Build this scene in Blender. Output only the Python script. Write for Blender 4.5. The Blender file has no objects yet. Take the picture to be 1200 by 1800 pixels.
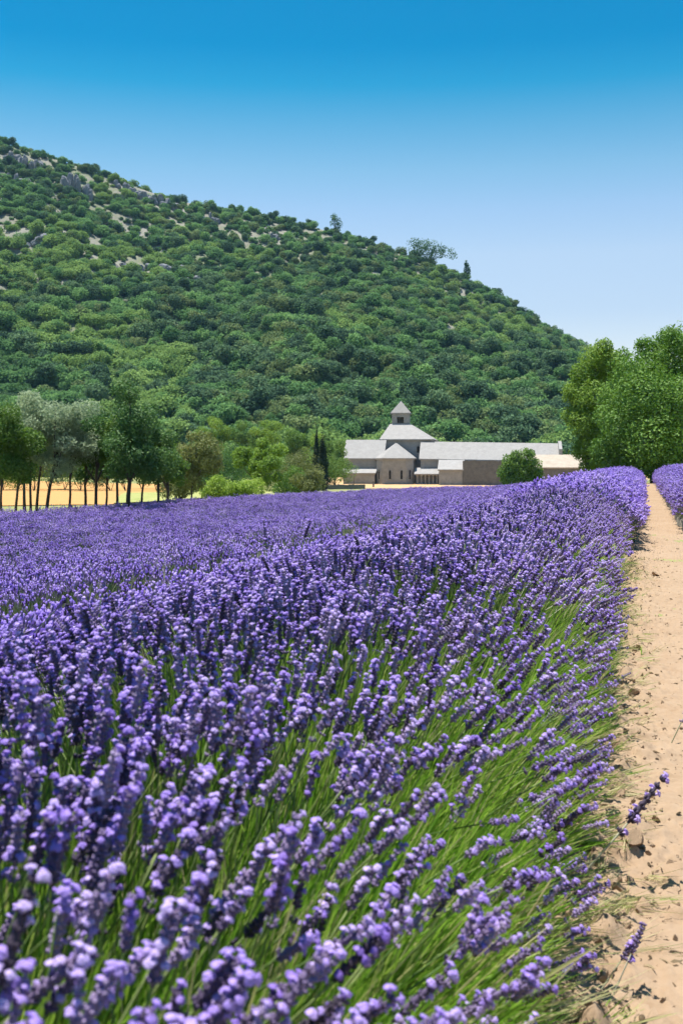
import bpy, math, random
import numpy as np
from mathutils import Vector, Matrix

# ------------------------------------------------------------------ camera, sky, sun, exposure
SC = bpy.context.scene
COL = SC.collection
R = math.radians
F, CU, HV, H = 2000.0, 600.0, 815.0, 1.2        # focal length in photo pixels, principal column, horizon row, eye height

cam_d = bpy.data.cameras.new('camera')
cam = bpy.data.objects.new('camera', cam_d); COL.objects.link(cam)
cam.location = (0, 0, H); cam.rotation_euler = (R(90), 0, 0)
cam_d.sensor_fit = 'VERTICAL'; cam_d.sensor_height = 36; cam_d.lens = 40
cam_d.shift_y = -(900 - HV) / 1800
cam_d.clip_start = 0.05; cam_d.clip_end = 8000
cam_d.dof.use_dof = True; cam_d.dof.focus_distance = 9; cam_d.dof.aperture_fstop = 8
SC.camera = cam

SUN = Vector((-0.16, 0.14, 0.977)).normalized()
W = bpy.data.worlds.new('World'); SC.world = W; W.use_nodes = True
nt = W.node_tree; bg = nt.nodes['Background']
sky = nt.nodes.new('ShaderNodeTexSky'); sky.sky_type = 'NISHITA'; sky.sun_disc = False
sky.sun_elevation = math.asin(SUN.z); sky.sun_rotation = math.atan2(SUN.x, SUN.y)
sky.altitude = 300; sky.air_density = 1.0; sky.dust_density = 0.6; sky.ozone_density = 2.5
hs = nt.nodes.new('ShaderNodeHueSaturation'); hs.inputs['Saturation'].default_value = 1.25
tc_ = nt.nodes.new('ShaderNodeTexCoord'); sz_ = nt.nodes.new('ShaderNodeSeparateXYZ'); cr_ = nt.nodes.new('ShaderNodeValToRGB')
nt.links.new(tc_.outputs['Generated'], sz_.inputs[0]); nt.links.new(sz_.outputs['Z'], cr_.inputs[0])
SKY = [(0, (.54, .40, .35)), (.131, (.56, .415, .36)), (.179, (.68, .475, .378)), (.217, (.61, .47, .385)), (.249, (.47, .455, .365)), (.285, (.25, .405, .345)), (.315, (.05, .355, .33)), (.345, (0, .30, .312)), (.42, (0, .295, .307)), (.7, (.2, .36, .36))]
while len(cr_.color_ramp.elements) < len(SKY): cr_.color_ramp.elements.new(.5)
for e_, (p_, c_) in zip(cr_.color_ramp.elements, SKY): e_.position = p_; e_.color = (*c_, 1)
ml_ = nt.nodes.new('ShaderNodeVectorMath'); ml_.operation = 'MULTIPLY'; sc_ = nt.nodes.new('ShaderNodeVectorMath'); sc_.operation = 'SCALE'; sc_.inputs['Scale'].default_value = 2
nt.links.new(sky.outputs[0], hs.inputs['Color']); nt.links.new(hs.outputs[0], ml_.inputs[0]); nt.links.new(cr_.outputs[0], ml_.inputs[1])
nt.links.new(ml_.outputs[0], sc_.inputs[0]); nt.links.new(sc_.outputs[0], bg.inputs[0])
bg.inputs[1].default_value = 0.1065

sun_d = bpy.data.lights.new('sun', 'SUN'); sun_d.energy = 4.5; sun_d.angle = R(0.53); sun_d.color = (1, 0.95, 0.87)
sun = bpy.data.objects.new('sun', sun_d); COL.objects.link(sun)
sun.rotation_euler = SUN.to_track_quat('Z', 'Y').to_euler(); sun.location = (-30, 20, 60)
SC.view_settings.view_transform = 'Standard'; SC.view_settings.look = 'None'
SC.view_settings.exposure = 0.97; SC.view_settings.gamma = 1
SC.render.engine = 'CYCLES'
SC.cycles.max_bounces = 3; SC.cycles.diffuse_bounces = 2; SC.cycles.transmission_bounces = 2
SC.cycles.use_denoising = True; SC.cycles.use_adaptive_sampling = True; SC.cycles.adaptive_threshold = .025
SC.cycles.caustics_reflective = False; SC.cycles.caustics_refractive = False

# ------------------------------------------------------------------ helpers
rng = np.random.default_rng(7)

def at(u, v, y):
    return Vector(((u - CU) / F * y, y, H - (v - HV) / F * y))

def sstep(a, b, x):
    k = np.clip((np.asarray(x, float) - a) / (b - a), 0, 1)
    return k * k * (3 - 2 * k)

def hash2(i, j, seed=0):
    n = (i.astype(np.int64) * 374761393 + j.astype(np.int64) * 668265263 + seed * 974711) & 0x7fffffff
    n = ((n ^ (n >> 13)) * 1274126177) & 0x7fffffff
    return ((n ^ (n >> 16)) & 0xffff) / 65535.0

def vnoise(x, y, seed=0):
    x = np.asarray(x, float); y = np.asarray(y, float)
    i = np.floor(x); j = np.floor(y); fx = x - i; fy = y - j
    fx = fx * fx * (3 - 2 * fx); fy = fy * fy * (3 - 2 * fy)
    i = i.astype(np.int64); j = j.astype(np.int64)
    a = hash2(i, j, seed); b = hash2(i + 1, j, seed); c = hash2(i, j + 1, seed); d = hash2(i + 1, j + 1, seed)
    return (a * (1 - fx) + b * fx) * (1 - fy) + (c * (1 - fx) + d * fx) * fy

def fbm(x, y, seed=0, o=4):
    t = 0; a = .5; f = 1
    for k in range(o):
        t = t + a * vnoise(np.asarray(x) * f, np.asarray(y) * f, seed + k); a *= .5; f *= 2.03
    return t

def mesh_np(name, V, faces, mats=(), mi=None, smooth=False, tint=None):
    """V (n,3); faces: list of int arrays of shape (m,k)."""
    me = bpy.data.meshes.new(name)
    V = np.asarray(V, np.float32)
    faces = [np.asarray(f, np.int32) for f in faces if len(f)]
    me.vertices.add(len(V)); me.vertices.foreach_set('co', V.ravel())
    tot = np.concatenate([np.full(len(f), f.shape[1], np.int32) for f in faces])
    idx = np.concatenate([f.ravel() for f in faces])
    st = np.concatenate([[0], np.cumsum(tot)[:-1]]).astype(np.int32)
    me.loops.add(len(idx)); me.loops.foreach_set('vertex_index', idx)
    me.polygons.add(len(tot)); me.polygons.foreach_set('loop_start', st); me.polygons.foreach_set('loop_total', tot)
    if mi is not None: me.polygons.foreach_set('material_index', np.asarray(mi, np.int32))
    me.polygons.foreach_set('use_smooth', np.full(len(tot), bool(smooth)))
    for m in mats: me.materials.append(m)
    if tint is not None:
        at_ = me.attributes.new('tint', 'FLOAT', 'POINT'); at_.data.foreach_set('value', np.asarray(tint, np.float32))
    me.update(calc_edges=True); me.validate()
    return me

class MB:
    """collects pieces of geometry into one mesh"""
    def __init__(s): s.V = []; s.Q = []; s.T = []; s.n = 0
    def add(s, V, quads=None, tris=None):
        V = np.asarray(V, float)
        if quads is not None and len(quads): s.Q.append(np.asarray(quads) + s.n)
        if tris is not None and len(tris): s.T.append(np.asarray(tris) + s.n)
        s.V.append(V); s.n += len(V)
    def poly(s, pts):
        pts = np.asarray(pts, float)
        if len(pts) == 4: s.add(pts, quads=[[0, 1, 2, 3]])
        else: s.add(pts, tris=[[0, k, k + 1] for k in range(1, len(pts) - 1)])
    def box(s, x0, x1, y0, y1, z0, z1):
        V = [(x, y, z) for x in (x0, x1) for y in (y0, y1) for z in (z0, z1)]
        s.add(V, quads=[[0, 1, 3, 2], [4, 6, 7, 5], [0, 4, 5, 1], [2, 3, 7, 6], [0, 2, 6, 4], [1, 5, 7, 3]])
    def prism(s, bottom, top):
        """two rings of equal length -> closed solid"""
        n = len(bottom); V = list(bottom) + list(top)
        s.add(V, quads=[[k, (k + 1) % n, n + (k + 1) % n, n + k] for k in range(n)],
              tris=[[0, k + 1, k] for k in range(1, n - 1)] + [[n, n + k, n + k + 1] for k in range(1, n - 1)])
    def tube(s, pts, rad, n=6):
        pts = np.asarray(pts, float); m = len(pts)
        tg = np.gradient(pts, axis=0); tg /= np.linalg.norm(tg, axis=1)[:, None] + 1e-9
        ref = np.array([0, 0, 1.0]) if abs(tg[0][2]) < .8 else np.array([1.0, 0, 0])
        V = []
        for k in range(m):
            a = np.cross(tg[k], ref); a /= np.linalg.norm(a) + 1e-9; b = np.cross(tg[k], a)
            for q in range(n):
                w = 2 * math.pi * q / n
                V.append(pts[k] + rad[k] * (a * math.cos(w) + b * math.sin(w)))
        Q = [[k * n + q, k * n + (q + 1) % n, (k + 1) * n + (q + 1) % n, (k + 1) * n + q] for k in range(m - 1) for q in range(n)]
        V.append(pts[0]); V.append(pts[-1]); c0 = len(V) - 2
        T = [[c0, (q + 1) % n, q] for q in range(n)] + [[c0 + 1, (m - 1) * n + q, (m - 1) * n + (q + 1) % n] for q in range(n)]
        s.add(V, quads=Q, tris=T)
    def mesh(s, name, mats, smooth=False):
        f = []
        if s.Q: f.append(np.concatenate(s.Q))
        if s.T: f.append(np.concatenate(s.T))
        return mesh_np(name, np.concatenate(s.V), f, mats if isinstance(mats, (list, tuple)) else [mats], smooth=smooth)

def obj(name, me, parent=None, loc=None, rot=None, scale=None):
    o = bpy.data.objects.new(name, me); COL.objects.link(o)
    if parent: o.parent = parent
    if loc is not None: o.location = loc
    if rot is not None: o.rotation_euler = rot
    if scale is not None: o.scale = (scale,) * 3 if np.isscalar(scale) else scale
    return o

def tag(o, label=None, cat=None, group=None, kind=None):
    if label: o['label'] = label
    if cat: o['category'] = cat
    if group: o['group'] = group
    if kind: o['kind'] = kind
    return o

def empty(name, loc, rz=0):
    o = bpy.data.objects.new(name, None); COL.objects.link(o); o.location = loc; o.rotation_euler = (0, 0, rz); return o

# ------------------------------------------------------------------ materials
def mat(name):
    m = bpy.data.materials.new(name); m.use_nodes = True
    n = m.node_tree; p = n.nodes['Principled BSDF']; p.inputs['Specular IOR Level'].default_value = .25
    return m, n, p

def ramp(n, cols, fac):
    r = n.nodes.new('ShaderNodeValToRGB'); e = r.color_ramp.elements
    while len(e) < len(cols): e.new(.5)
    for k, (pos, c) in enumerate(cols): e[k].position = pos; e[k].color = (*c, 1)
    n.links.new(fac, r.inputs[0]); return r.outputs[0]

def noise(n, scale, detail=4, rough=.6, coord='Object', vec=None):
    t = n.nodes.new('ShaderNodeTexNoise'); t.inputs['Scale'].default_value = scale
    t.inputs['Detail'].default_value = detail; t.inputs['Roughness'].default_value = rough
    if vec is None:
        c = n.nodes.new('ShaderNodeTexCoord'); vec = c.outputs[coord]
    n.links.new(vec, t.inputs['Vector']); return t.outputs['Fac']

def mixc(n, a, b, fac, mode='MIX'):
    x = n.nodes.new('ShaderNodeMix'); x.data_type = 'RGBA'; x.blend_type = mode
    for s, v in ((x.inputs['A'], a), (x.inputs['B'], b)):
        if isinstance(v, tuple): s.default_value = (*v, 1)
        else: n.links.new(v, s)
    f = x.inputs['Factor']
    if isinstance(fac, (int, float)): f.default_value = fac
    else: n.links.new(fac, f)
    return x.outputs['Result']

def bump(n, p, h, strength, dist):
    b = n.nodes.new('ShaderNodeBump'); b.inputs['Strength'].default_value = strength; b.inputs['Distance'].default_value = dist
    n.links.new(h, b.inputs['Height']); n.links.new(b.outputs[0], p.inputs['Normal'])

def translucent(n, p, color, amount):
    t = n.nodes.new('ShaderNodeBsdfTranslucent')
    if isinstance(color, tuple): t.inputs[0].default_value = (*color, 1)
    else: n.links.new(color, t.inputs[0])
    x = n.nodes.new('ShaderNodeMixShader'); x.inputs[0].default_value = amount
    out = n.nodes['Material Output']
    n.links.new(p.outputs[0], x.inputs[1]); n.links.new(t.outputs[0], x.inputs[2]); n.links.new(x.outputs[0], out.inputs[0])

def rand_socket(n):
    i = n.nodes.new('ShaderNodeObjectInfo'); return i.outputs['Random']

def leaf_mat(name, dark, mid, light, trans=.35, per_object=.25, rough=.55):
    m, n, p = mat(name)
    a = n.nodes.new('ShaderNodeAttribute'); a.attribute_name = 'tint'
    r = rand_socket(n)
    x = n.nodes.new('ShaderNodeMath'); x.operation = 'MULTIPLY_ADD'; x.inputs[1].default_value = per_object; n.links.new(r, x.inputs[0])
    y = n.nodes.new('ShaderNodeMath'); y.operation = 'MULTIPLY'; y.inputs[1].default_value = 1 - per_object
    n.links.new(a.outputs['Fac'], y.inputs[0]); n.links.new(y.outputs[0], x.inputs[2])
    c = ramp(n, [(0, dark), (.5, mid), (1, light)], x.outputs[0])
    n.links.new(c, p.inputs['Base Color']); p.inputs['Roughness'].default_value = rough
    if 'hill' in name: p.inputs['Specular IOR Level'].default_value = 0; p.inputs['Roughness'].default_value = .9
    translucent(n, p, c, trans)
    return m

def rnd_mat(name, cols, trans=0, rough=.6, spec=.25):
    m, n, p = mat(name)
    c = ramp(n, cols, rand_socket(n)); n.links.new(c, p.inputs['Base Color'])
    p.inputs['Roughness'].default_value = rough; p.inputs['Specular IOR Level'].default_value = spec
    if trans: translucent(n, p, c, trans)
    return m

M = {}
M['petal'] = rnd_mat('lavender_petal', [(0, (.38, .24, .76)), (.3, (.54, .38, .92)), (.65, (.63, .475, .96)), (1, (.74, .60, .98))], .45, .5)
M['calyx'] = rnd_mat('lavender_calyx', [(0, (.065, .05, .075)), (.4, (.17, .125, .24)), (1, (.36, .28, .46))], .1, .8)
M['stem'] = rnd_mat('lavender_stem', [(0, (0.115, 0.196, 0.052)), (.5, (0.196, 0.299, 0.081)), (1, (0.345, 0.414, 0.161))], .25, .55)
M['drystem'] = rnd_mat('lavender_pale_stem', [(0, (.28, .30, .18)), (.5, (.38, .38, .26)), (1, (.46, .46, .36))], .2, .6)
M['blade'] = rnd_mat('lavender_leaf', [(0, (.10, .23, .02)), (.4, (.185, .37, .035)), (.75, (.30, .47, .06)), (1, (.42, .51, .14))], .48, .4)
M['dryblade'] = rnd_mat('lavender_dry_leaf', [(0, (.28, .30, .10)), (.5, (.42, .41, .18)), (1, (.55, .50, .30))], .35, .6)

def ground_mat():
    m, n, p = mat('dry_ground')
    a = noise(n, .08, 5); b = noise(n, 1.6, 6)
    c1 = ramp(n, [(.35, (.17, .21, .06)), (.6, (.30, .28, .11))], a)
    c2 = ramp(n, [(.3, (.12, .16, .05)), (.7, (.32, .30, .13))], b)
    n.links.new(mixc(n, c1, c2, .5), p.inputs['Base Color']); p.inputs['Roughness'].default_value = .95
    bump(n, p, b, .6, .1)
    return m
def sand_mat():
    m, n, p = mat('sandy_soil')
    a = noise(n, .9, 6); b = noise(n, 14, 8, .65); c = noise(n, 90, 4, .7)
    c1 = ramp(n, [(.3, (0.280, 0.190, 0.118)), (.55, (0.337, 0.241, 0.158)), (.75, (0.372, 0.276, 0.194))], a)
    c2 = ramp(n, [(.25, (0.215, 0.140, 0.083)), (.5, (0.337, 0.241, 0.162)), (.8, (0.394, 0.301, 0.220))], b)
    col = mixc(n, c1, c2, .45)
    n.links.new(col, p.inputs['Base Color']); p.inputs['Roughness'].default_value = .95; p.inputs['Specular IOR Level'].default_value = .1
    ad = n.nodes.new('ShaderNodeMath'); ad.operation = 'MULTIPLY_ADD'; ad.inputs[1].default_value = .3
    n.links.new(c, ad.inputs[0]); n.links.new(b, ad.inputs[2])
    bump(n, p, ad.outputs[0], .55, .012)
    return m
def plain_noise(name, c0, c1, scale, rough=.9, bs=.4, bd=.05, detail=6):
    m, n, p = mat(name)
    a = noise(n, scale, detail, .65)
    n.links.new(ramp(n, [(.28, c0), (.72, c1)], a), p.inputs['Base Color']); p.inputs['Roughness'].default_value = rough
    p.inputs['Specular IOR Level'].default_value = .15
    bump(n, p, a, bs, bd); return m
M['ground'] = ground_mat(); M['sand'] = sand_mat()
M['wheat'] = plain_noise('ripe_wheat', (.44, .235, .08), (.53, .30, .115), 1.2, bs=.8, bd=.15)
M['grass'] = plain_noise('pale_grass', (0.221, 0.264, 0.068), (0.391, 0.374, 0.153), .9, bs=.8, bd=.2)
M['yard'] = plain_noise('yard_earth', (.46, .30, .15), (.54, .36, .19), .5)
M['clod'] = plain_noise('earth_clod', (0.320, 0.216, 0.132), (0.496, 0.352, 0.232), 30, bs=.8, bd=.01)
M['mound'] = plain_noise('mound_dark_green', (0.060, 0.085, 0.034), (0.153, 0.170, 0.085), 18, bs=.8, bd=.03)  # dark olive-green foliage that fills the near row beneath its stalks
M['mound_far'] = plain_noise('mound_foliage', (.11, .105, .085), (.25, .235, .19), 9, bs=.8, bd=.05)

# ------------------------------------------------------------------ terrain
PH = math.atan(.265); CS, SN = math.cos(PH), math.sin(PH)
def st(x, y): return x * SN + y * CS, x * CS - y * SN        # along the rows, across them (right positive)
def xy(s, t): return s * SN + t * CS, s * CS - t * SN

def G(x, y):
    x = np.asarray(x, float); y = np.asarray(y, float)
    s, t = st(x, y)
    g = .09 * sstep(7, 20, s) * sstep(-6, -1.5, t) * (1 - sstep(48, 75, s))
    g = g - (.5 * sstep(-1.7, -3.6, t) + .75 * sstep(-3, -12, t)) * sstep(1, 6, s)
    g = g + .22 * sstep(.8, 2.4, t) * sstep(6, 18, s)
    g = g - 1.7 * sstep(75, 180, y) * sstep(3000, 300, y)
    g = g + 1.6 * sstep(205, 262, y)
    g = g + (fbm(x * .12, y * .12, 5) - .47) * .25 * sstep(20, 60, np.abs(y) + np.abs(x))
    return g

RX = np.array([-700, -420, -300, -168, -126, -84, -50, -17, 11, 34, 56, 75.6, 98, 112, 120, 140, 168, 215, 300, 700.])
RV = np.array([60, 120, 165, 250, 296, 350, 374, 396, 424, 452, 484, 522, 572, 604, 626, 662, 705, 765, 800, 812.])
RZ = H + (HV - RV) / F * 560
def HILL(x, y):
    x = np.asarray(x, float); y = np.asarray(y, float)
    zr = np.interp(x, RX, RZ)
    f = np.clip((y - 246) / 314, 0, 1)
    b = G(x, np.minimum(y, 246.)) - .6
    prof = f * (.78 + .22 * f)
    prof = np.where(f < .12, prof * sstep(-.03, .12, f), prof)
    z = b + (zr - b) * prof
    w = np.sin(np.pi * np.clip(f, 0, 1)) ** .8
    z = z + w * ((fbm(x * .022 + y * .012, y * .012, 11) - .47) * 26 + (fbm(x * .07, y * .05, 17) - .47) * 9)
    z = z - np.maximum(y - 560, 0) * .22
    return z

def grid_mesh(name, xs, ys, fn, m, smooth=True):
    X, Y = np.meshgrid(xs, ys); Z = fn(X, Y); ny, nx = X.shape
    V = np.stack([X, Y, Z], -1).reshape(-1, 3)
    i = np.arange(ny * nx).reshape(ny, nx)
    Q = np.stack([i[:-1, :-1], i[:-1, 1:], i[1:, 1:], i[1:, :-1]], -1).reshape(-1, 4)
    return mesh_np(name, V, [Q], [m], smooth=smooth)

gx = np.concatenate([-np.geomspace(3000, 30, 40), np.linspace(-29, 29, 117), np.geomspace(30, 3000, 40)])
gy = np.concatenate([-np.geomspace(300, 4, 14), np.linspace(-3.5, 40, 100), np.geomspace(40.5, 320, 110), np.geomspace(335, 5000, 24)])
tag(obj('ground', grid_mesh('ground', gx, gy, G, M['ground'])), kind='structure')

def hill_mat():
    m, n, p = mat('hillside_soil')
    a = noise(n, .03, 6); b = noise(n, .35, 6, .7)
    c1 = ramp(n, [(.34, (.13, .16, .07)), (.48, (.20, .19, .15)), (.6, (.27, .25, .235))], a)
    c2 = ramp(n, [(.35, (.13, .17, .07)), (.65, (.28, .26, .235))], b)
    tcc = n.nodes.new('ShaderNodeTexCoord'); sp = n.nodes.new('ShaderNodeSeparateXYZ'); n.links.new(tcc.outputs['Object'], sp.inputs[0])
    mr = n.nodes.new('ShaderNodeMapRange'); mr.inputs['From Min'].default_value = 25; mr.inputs['From Max'].default_value = 60; n.links.new(sp.outputs['Z'], mr.inputs['Value'])
    und_gap_shade = ramp(n, [(.35, (.06, .10, .03)), (.65, (.14, .19, .06))], b)  # green undergrowth low down, coloured darker to paint shade between the crowns
    n.links.new(mixc(n, und_gap_shade, mixc(n, c1, c2, .45), mr.outputs['Result']), p.inputs['Base Color']); p.inputs['Roughness'].default_value = .95
    bump(n, p, b, .8, .8); return m
M['hill'] = hill_mat()
tag(obj('hill', grid_mesh('hill', np.linspace(-420, 420, 240), np.concatenate([np.linspace(243, 580, 150), np.linspace(590, 900, 20)]), HILL, M['hill'])), kind='structure')

def hill_hit(u, v):
    y = np.arange(244, 640, .5); x = (u - CU) / F * y; z = H - (v - HV) / F * y
    k = np.argmax(HILL(x, y) > z); return Vector((x[k], y[k], z[k]))

# sheets of ground cover, laid on the terrain
def sheet(name, poly_x, poly_y0, poly_y1, m, lift, n=60):
    xs = np.linspace(poly_x[0], poly_x[1], n); T = np.linspace(0, 1, n)
    V = []; 
    for tt in T:
        for k, x in enumerate(xs):
            a = np.interp(x, *poly_y0); b = np.interp(x, *poly_y1); y = a + (b - a) * tt
            V.append((x, y, float(G(x, y)) + lift))
    i = np.arange(n * n).reshape(n, n)
    Q = np.stack([i[:-1, :-1], i[:-1, 1:], i[1:, 1:], i[1:, :-1]], -1).reshape(-1, 4)
    return tag(obj(name, mesh_np(name, V, [Q], [m], smooth=True)), kind='structure')
sheet('wheat_field', (-75, -13.5), ((-75, -13.5), (56, 66)), ((-75, -13.5), (235, 205)), M['wheat'], .05)
sheet('meadow', (-24, -2), ((-24, -13.4, -2), (127, 67, 100)), ((-24, -13.4, -2), (180, 200, 215)), M['grass'], .09)
sheet('abbey_yard', (-9, 60), ((-9, 60), (186, 186)), ((-9, 60), (243, 243)), M['yard'], .07)

# ------------------------------------------------------------------ scatter by geometry nodes (only for what nobody could count)
def variants(name, meshes):
    c = bpy.data.collections.new(name)
    for k, me in enumerate(meshes):
        c.objects.link(bpy.data.objects.new('%s_%02d' % (name, k), me))
    return c

def scatter(name, P, rot, scl, idx, coll, parent=None, kind='stuff'):
    me = bpy.data.meshes.new(name); P = np.asarray(P, np.float32)
    me.vertices.add(len(P)); me.vertices.foreach_set('co', P.ravel())
    a = me.attributes.new('rot', 'FLOAT_VECTOR', 'POINT'); a.data.foreach_set('vector', np.asarray(rot, np.float32).ravel())
    scl = np.asarray(scl, np.float32)
    if scl.ndim == 1: scl = np.repeat(scl[:, None], 3, 1)
    a = me.attributes.new('scl', 'FLOAT_VECTOR', 'POINT'); a.data.foreach_set('vector', scl.ravel())
    a = me.attributes.new('idx', 'INT', 'POINT'); a.data.foreach_set('value', np.asarray(idx, np.int32))
    o = obj(name, me, parent)
    g = bpy.data.node_groups.new(name, 'GeometryNodeTree')
    g.interface.new_socket('Geometry', in_out='INPUT', socket_type='NodeSocketGeometry')
    g.interface.new_socket('Geometry', in_out='OUTPUT', socket_type='NodeSocketGeometry')
    N = g.nodes; L = g.links
    gi = N.new('NodeGroupInput'); go = N.new('NodeGroupOutput'); ip = N.new('GeometryNodeInstanceOnPoints')
    ci = N.new('GeometryNodeCollectionInfo'); ci.inputs['Collection'].default_value = coll
    ci.inputs['Separate Children'].default_value = True; ci.inputs['Reset Children'].default_value = True
    def na(nm, ty):
        q = N.new('GeometryNodeInputNamedAttribute'); q.data_type = ty; q.inputs['Name'].default_value = nm; return q.outputs['Attribute']
    e = N.new('FunctionNodeEulerToRotation'); L.new(na('rot', 'FLOAT_VECTOR'), e.inputs[0])
    ip.inputs['Pick Instance'].default_value = True
    L.new(gi.outputs[0], ip.inputs['Points']); L.new(ci.outputs[0], ip.inputs['Instance']); L.new(na('idx', 'INT'), ip.inputs['Instance Index'])
    L.new(e.outputs[0], ip.inputs['Rotation']); L.new(na('scl', 'FLOAT_VECTOR'), ip.inputs['Scale']); L.new(ip.outputs[0], go.inputs[0])
    md = o.modifiers.new('scatter', 'NODES'); md.node_group = g
    if kind: o['kind'] = kind
    return o

def dir_euler(D, spin):
    """XYZ euler that turns +Z to D, after a spin about Z"""
    out = np.zeros((len(D), 3))
    for k in range(len(D)):
        q = Vector(D[k]).to_track_quat('Z', 'Y').to_matrix() @ Matrix.Rotation(spin[k], 3, 'Z')
        out[k] = q.to_euler()
    return out

# ------------------------------------------------------------------ lavender shapes
def ico(sub):
    import bmesh
    b = bmesh.new(); bmesh.ops.create_icosphere(b, subdivisions=sub, radius=1)
    V = np.array([v.co[:] for v in b.verts]); T = np.array([[v.index for v in f.verts] for f in b.faces]); b.free(); return V, T
ICO1, ICO2 = ico(1), ico(2)

def frame_to(d):
    d = np.asarray(d, float); d = d / np.linalg.norm(d)
    a = np.cross(d, [0, 0, 1.0] if abs(d[2]) < .9 else [1.0, 0, 0]); a /= np.linalg.norm(a); return np.stack([a, np.cross(d, a), d], 1)

STEM_L = .40
def bend(r):
    bx, by = r.normal(0, .025, 2)
    return lambda z: np.array([bx * (z / STEM_L) ** 2, by * (z / STEM_L) ** 2, z])

def spike_high(seed):
    """calyx column, stem and petals as three builders in one frame: stem base at the origin"""
    r = np.random.default_rng(seed); C = bend(r)
    stem, cal, pet = MB(), MB(), MB()
    zs = np.linspace(.1, STEM_L, 7); stem.tube([C(z) for z in zs], np.linspace(.0024, .0016, 7), 5)
    hl = r.uniform(.05, .085); nw = 7; top = []
    core = np.linspace(STEM_L - .006, STEM_L + hl * .95, 6)
    cal.tube([C(z) for z in core], [.0025, .0045, .005, .0045, .0035, .0015], 6)
    if r.random() < .5:
        zlow = [STEM_L - .026]
    else: zlow = []
    for w, z in enumerate(zlow + list(np.linspace(STEM_L, STEM_L + hl, nw))):
        f = np.clip((z - STEM_L) / hl, 0, 1); rad = .0046 * (1.05 - .45 * f)
        for q in range(7):
            a = 2 * math.pi * (q + .5 * (w % 2)) / 7 + r.normal(0, .15)
            out = np.array([math.cos(a), math.sin(a), 0]); d = out * r.uniform(.35, .75) + np.array([0, 0, 1.0])
            c = C(z) + out * rad; A = frame_to(d)
            L = r.uniform(.0055, .0085)
            V = (ICO1[0] * [.0025, .0025, L * .62]) @ A.T + c + A[:, 2] * L * .4
            cal.add(V, tris=ICO1[1])
            top.append((c + A[:, 2] * L * .95, A[:, 2], f))
    n = r.integers(5, 14); bias = r.choice([0, 1, 1])
    wgt = np.array([(.4 + t[2] * .6) if bias else 1. for t in top]); wgt /= wgt.sum()
    for k in r.choice(len(top), n, replace=False, p=wgt):
        c, d, f = top[k]; A = frame_to(d); S = r.uniform(.75, 1.15)
        pet.add((ICO1[0] * [.0026, .0026, .0055]) @ A.T + c, tris=ICO1[1])
        a0 = r.uniform(0, 6.28)
        for q in range(4):
            a = a0 + q * 1.57 + r.normal(0, .2); big = 1.25 if q < 2 else .85
            o = A @ np.array([math.cos(a), math.sin(a), .7]) ; B = frame_to(A @ np.array([math.cos(a) * .5, math.sin(a) * .5, 1]))
            V = ICO2[0].copy(); V[:, 2] *= .36; V[:, 2] += .25 * (V[:, 0] ** 2 + V[:, 1] ** 2); V *= 1 + .12 * np.sin(V[:, :1] * 5 + q)
            pet.add((V * .0036 * S * big) @ B.T + c + o * .0035 * S + d * .002, tris=ICO2[1])
    return stem, cal, pet

def join_mb(name, parts, smooth=True):
    V = []; T = []; Q = []; mi_q = []; mi_t = []; n = 0; mats = []
    for k, (b, m) in enumerate(parts):
        mats.append(m)
        for q in b.Q: Q.append(q + n); mi_q += [k] * len(q)
        for t in b.T: T.append(t + n); mi_t += [k] * len(t)
        V += b.V; n += b.n
    F_ = []; mi = []
    if Q: F_.append(np.concatenate(Q)); mi += mi_q
    if T: F_.append(np.concatenate(T)); mi += mi_t
    return mesh_np(name, np.concatenate(V), F_, mats, mi, smooth)

HI = [spike_high(100 + k) for k in range(12)]
hi_meshes = [join_mb('lavender_spike', [(s, M['stem']), (c, M['calyx']), (p, M['petal'])]) for s, c, p in HI]

def spike_mid(seed, pale=False, flowers=6):
    r = np.random.default_rng(seed); C = bend(r); stem, cal, pet = MB(), MB(), MB()
    stem.tube([C(z) for z in np.linspace(.16, STEM_L, 4)], [.0026, .0024, .0022, .002], 3)
    hl = r.uniform(.05, .07); zz = np.linspace(STEM_L - .004, STEM_L + hl, 8)
    cal.tube([C(z) + r.normal(0, .0008, 3) for z in zz], [.003, .0085, .0065, .009, .0062, .0078, .0055, .0015], 6)
    for k in range(flowers):
        z = STEM_L + hl * r.uniform(.05, 1) ** .8; a = r.uniform(0, 6.28); S = r.uniform(.0055, .0085)
        c = C(z) + np.array([math.cos(a), math.sin(a), .3]) * .0095
        V = ICO1[0] * [1, 1, .75] * S * r.uniform(.8, 1.2, (len(ICO1[0]), 1))
        pet.add(V + c, tris=ICO1[1])
    return join_mb('lavender_spike_mid', [(stem, M['drystem' if pale else 'stem']), (cal, M['calyx']), (pet, M['petal'])])
mid_meshes = [spike_mid(200 + k, k % 3 == 2) for k in range(9)]

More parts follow.
